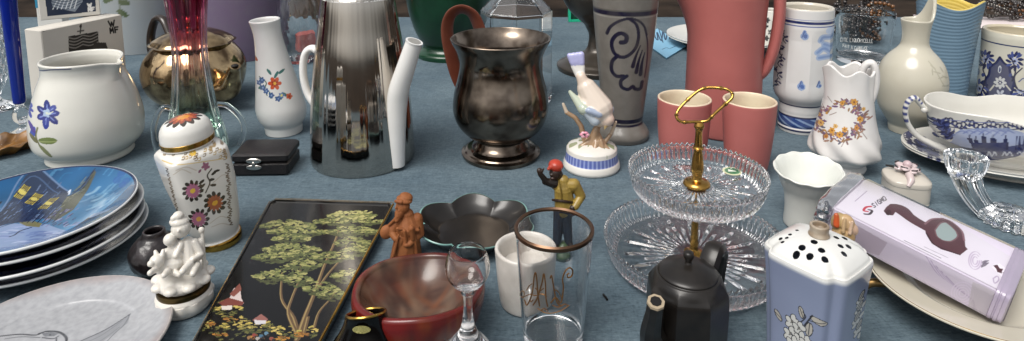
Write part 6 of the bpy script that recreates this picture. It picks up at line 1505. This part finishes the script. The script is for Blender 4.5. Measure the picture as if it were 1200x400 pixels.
# ---- pierced blue flower vase
t = T('flower_vase', 'square blue vase with white pierced lid and raised blossom sprig', 'vase', 949, 452, 48)
nr = .06
RT = ang(-25); 
def sqn(A_, n=3.7): return 1/(np.abs(np.cos(A_-RT))**n+np.abs(np.sin(A_-RT))**n)**(1/n)
def notch(A_):
    d = (A_-RT+PI/4) % (PI/2)-PI/4       # 0 at face middle, +-45 deg at the corners
    return 1-.075*np.exp(-((np.abs(d)-ang(45))/ang(7))**2)+.02*np.exp(-((np.abs(d)-ang(34))/ang(8))**2)
zt_ = t.z(297); mm = t.m
R0 = t.r(62, zt_)
prz = [(.82, 0), (.83, .002), (.86, .2*zt_), (.9, .5*zt_), (.955, .8*zt_), (1., .97*zt_), (1.0, zt_)]
o = dens(cr([(a_*R0, b_) for a_, b_ in prz], 8), 200)
def vf(R, A_, Z): return R*sqn(A_)*notch(A_)*.9, A_, Z
V, Fs = lathe(np.vstack([[(0, 0)], o, [(o[-1, 0]*.97, zt_+.0006)], [(o[-1, 0]*.93, zt_-.002)], [(o[-1, 0]*.9, .5*zt_)]]), 520, vf, cap=False)
c = Canvas(t, V, '#7d869e'); Z = V[:, 2]
hi = np.clip((Z/zt_-.965)/.03, 0, 1)[:, None]; c.c = c.c*(1-hi)+lin('#cfd0cf')*hi
def g(x, y): return (880+x/3.64, 290+y/3.64)
W2, GR, BK = '#c3c2bd', '#8f8f8d', '#2c2a2c'
def blossom(x, y, s_=1.):
    c.flower(x, y, 5, 4.6*s_, 4.3*s_, 3.4*s_, BK); c.flower(x, y, 5, 4.6*s_, 3.4*s_, 2.6*s_, W2); c.ell(x, y, 1.6*s_, 1.6*s_, '#6f6c66')
def leaf2(x, y, L_, w_, a_):
    c.leaf(x-math.cos(a_), y-math.sin(a_), L_+2, w_+2, a_, BK); c.leaf(x, y, L_, w_, a_, '#a9a49a'); c.stroke([(x, y), (x+L_*.9*math.cos(a_), y+L_*.9*math.sin(a_))], .9, BK, sm=1)
leaf2(916, 374, 12, 5, -2.3); leaf2(941, 372, 12, 5.5, -1.9); leaf2(949, 376, 21, 7, .15); leaf2(949, 379, 15, 8, 1.7); c.stroke([(940, 385), (952, 370)], 1.6, BK, sm=1); c.stroke([(936, 380), (944, 372), (941, 366)], 1.2, BK)
for x, y in [(928, 377), (936, 385), (926, 391), (938, 397), (929, 402), (944, 402)]: blossom(x, y, 1.05)
for x, y in [(1009, 356), (1007, 368), (1004, 380), (1006, 390)]: blossom(x, y, .75); leaf2(x-1, y-6, 8, 4, -1.1)
t.part('body', V, Fs, glaze('periwinkle glaze', .2, coat=.35, noise=(26, .2), tint='#626d8c'), cols=c.c)
zk = t.z(272)
pl_ = cr([(R0*1.0, zt_+.0002), (R0*.985, zt_+.0018), (R0*.95, zt_+.0012), (R0*.95, zt_+.0012), (R0*.9, zt_+.0040), (R0*.76, zt_+.0076), (R0*.55, zt_+.0105), (R0*.36, zt_+.0119), (R0*.2, zt_+.0127), (R0*.2, zt_+.0127), (0, zt_+.0128)], 8)
pl_ = dens(pl_, 120)
def lf(R, A_, Z):
    k = np.clip((R/R0-.15)/.75, 0, 1); k = k*k*(3-2*k); return R*(1+(sqn(A_)*notch(A_)*.9-1)*k), A_, Z
V, Fs = lathe(pl_, 420, lf, cap=False)
lidm = mat('white pierced glaze', '#d3d3d0', .18, coat=.3, noise=(40, .15), tint='#b7b3a8')
holes = []
pxl, pyl, _ = project(t.wor(V))
def hole(px, py, s_=1.):
    k = np.argmin((pxl-px)**2+(pyl-py)**2); holes.append((V[k, 0], V[k, 1], 0, 0, mm*3.7*s_))
def h3(x, y): return (800+x/2, 200+y/2)
for x, y in [(280, 181), (308, 167), (266, 197), (298, 201), (325, 187), (333, 208)]: hole(*h3(x, y))
for x, y in [(360, 157), (380, 159), (398, 160), (370, 177), (388, 178), (378, 195)]: hole(*h3(x, y), .85)
for x, y in [(268, 140), (252, 150), (244, 158), (234, 168), (276, 131), (230, 160)]: hole(*h3(x, y), .55)
kz = zt_+.0127
fc = V[Fs[0]].mean(1); keep = np.ones(len(fc), bool)
for x, y, u_, v_, r_ in holes: keep &= ((fc[:, 0]-x)**2+(fc[:, 1]-y)**2) > r_**2
lid = t.part('lid', V, [Fs[0][keep]], lidm)
t.part('knob', *lathe(cr([(0, kz), (mm*11, kz), (mm*10, kz+.003), (mm*10.5, kz+.006), (mm*10, kz+.0072), (mm*7.4, kz+.0072), (mm*6.6, kz+.004), (0, kz+.0035)], 4), 40), glaze('knob glaze', .3, noise=(90, .7), tint='#6a5238'), parent=lid, cols=np.tile(lin('#a79b8a'), (len(cr([(0, kz), (mm*11, kz), (mm*10, kz+.003), (mm*10.5, kz+.006), (mm*10, kz+.0072), (mm*7.4, kz+.0072), (mm*6.6, kz+.004), (0, kz+.0035)], 4))*40, 1)))
# ---- black teapot
t = T('teapot', 'tall eight sided black teapot with short spout and round lid', 'teapot', 802, 452, 45)
bk = mat('worn black glaze', '#13100e', .3, coat=.05, noise=(70, .55), tint='#2a2622', bump=(120, .1), rnoise=(30, .34))
zs_ = t.z(336); R8 = t.r(50, .06)
pr = [(0, 0), (.9*R8, 0), (.92*R8, .002), (.98*R8, .35*zs_), (1.0*R8, .75*zs_), (.985*R8, zs_), (.965*R8, zs_+.0018), (.84*R8, zs_+.0068), (.76*R8, zs_+.0092), (.735*R8, zs_+.0095), (.715*R8, zs_+.0085), (0, zs_+.0085)]
def oct8(R, A_, Z):
    d = ((A_+PI/2+PI/8*0+ang(12)) % (PI/4))-PI/8
    k = np.clip((zs_+.0088-Z)/.006, 0, 1)
    return R*(1+k*(math.cos(PI/8)/np.cos(d)-1)), A_, Z
pr_ = []
for a_, b_ in zip(pr[:-1], pr[1:]): pr_ += [tuple(np.array(a_)+(np.array(b_)-np.array(a_))*u) for u in np.linspace(0, 1, 5)[:-1]]
V, Fs = lathe(pr_+[pr[-1]], 240, oct8); t.part('body', V, Fs, bk, angle=18)
zl = zs_+.0088
lp_ = cr([(0, zl), (.70*R8, zl), (.71*R8, zl+.001), (.7*R8, zl+.0024), (.6*R8, zl+.0042), (.35*R8, zl+.0068), (.12*R8, zl+.0078), (.09*R8, zl+.008), (.09*R8, zl+.008), (.075*R8, zl+.0095), (.11*R8, zl+.0115), (.13*R8, zl+.0135), (.1*R8, zl+.0158), (0, zl+.0166)], 5)
t.part('lid', *lathe(lp_, 72), bk)
S = [t.lp(775, 432, -R8*.8), t.lp(770, 410, -R8*.92), t.lp(768, 385, -R8*1.06), t.lp(767, 366, -R8*1.22), t.lp(768.5, 355, -R8*1.3)]
S[0] = np.array([-.62*R8, -.72*R8, .3*zs_]); S[1] = np.array([-.70*R8, -.84*R8, .48*zs_]); S[2] = np.array([-.76*R8, -.95*R8, .68*zs_])
t.part('spout', *tube(S, [.0115, .0092, .0072, .0056, .0054], 8), bk, angle=30)
d = S[-1]-S[-2]; d /= np.linalg.norm(d)
t.part('spout_rim', *tube([S[-1]-d*.0004, S[-1]+d*.0012], [.0057, .0055], 8, smooth=1), mat('worn clay', '#9c8d76', .6))
t.part('spout_hole', *tube([S[-1]+d*.0011, S[-1]+d*.0016], [.0036, .0036], 8, smooth=1), mat('spout inside', '#0a0807', .8))
hs_ = [(.46*R8, .62*R8, zs_+.004), (.54*R8, .78*R8, zs_+.011), (.62*R8, 1.0*R8, zs_+.014), (.72*R8, 1.4*R8, zs_+.006), (.68*R8, 1.5*R8, zs_*.8), (.62*R8, 1.3*R8, zs_*.5), (.5*R8, .85*R8, zs_*.32)]
t.part('handle', *tube(hs_, .0056, 8, flat=1.3), bk)
# ---- lint
p = at(709, 349)
t = T('lint', 'tiny black scrap of thread lying on the cloth before the crystal stand', 'thread', 0, 0, loc=(p[0], p[1], .0006), rot=.0)
t.part('strand', *tube([(-.0008, .003, 0), (-.0006, .001, .0003), (.0006, -.001, .0002), (.0012, -.0035, 0)], .0009, 8), mat('black thread', '#0d0d0e', .9))
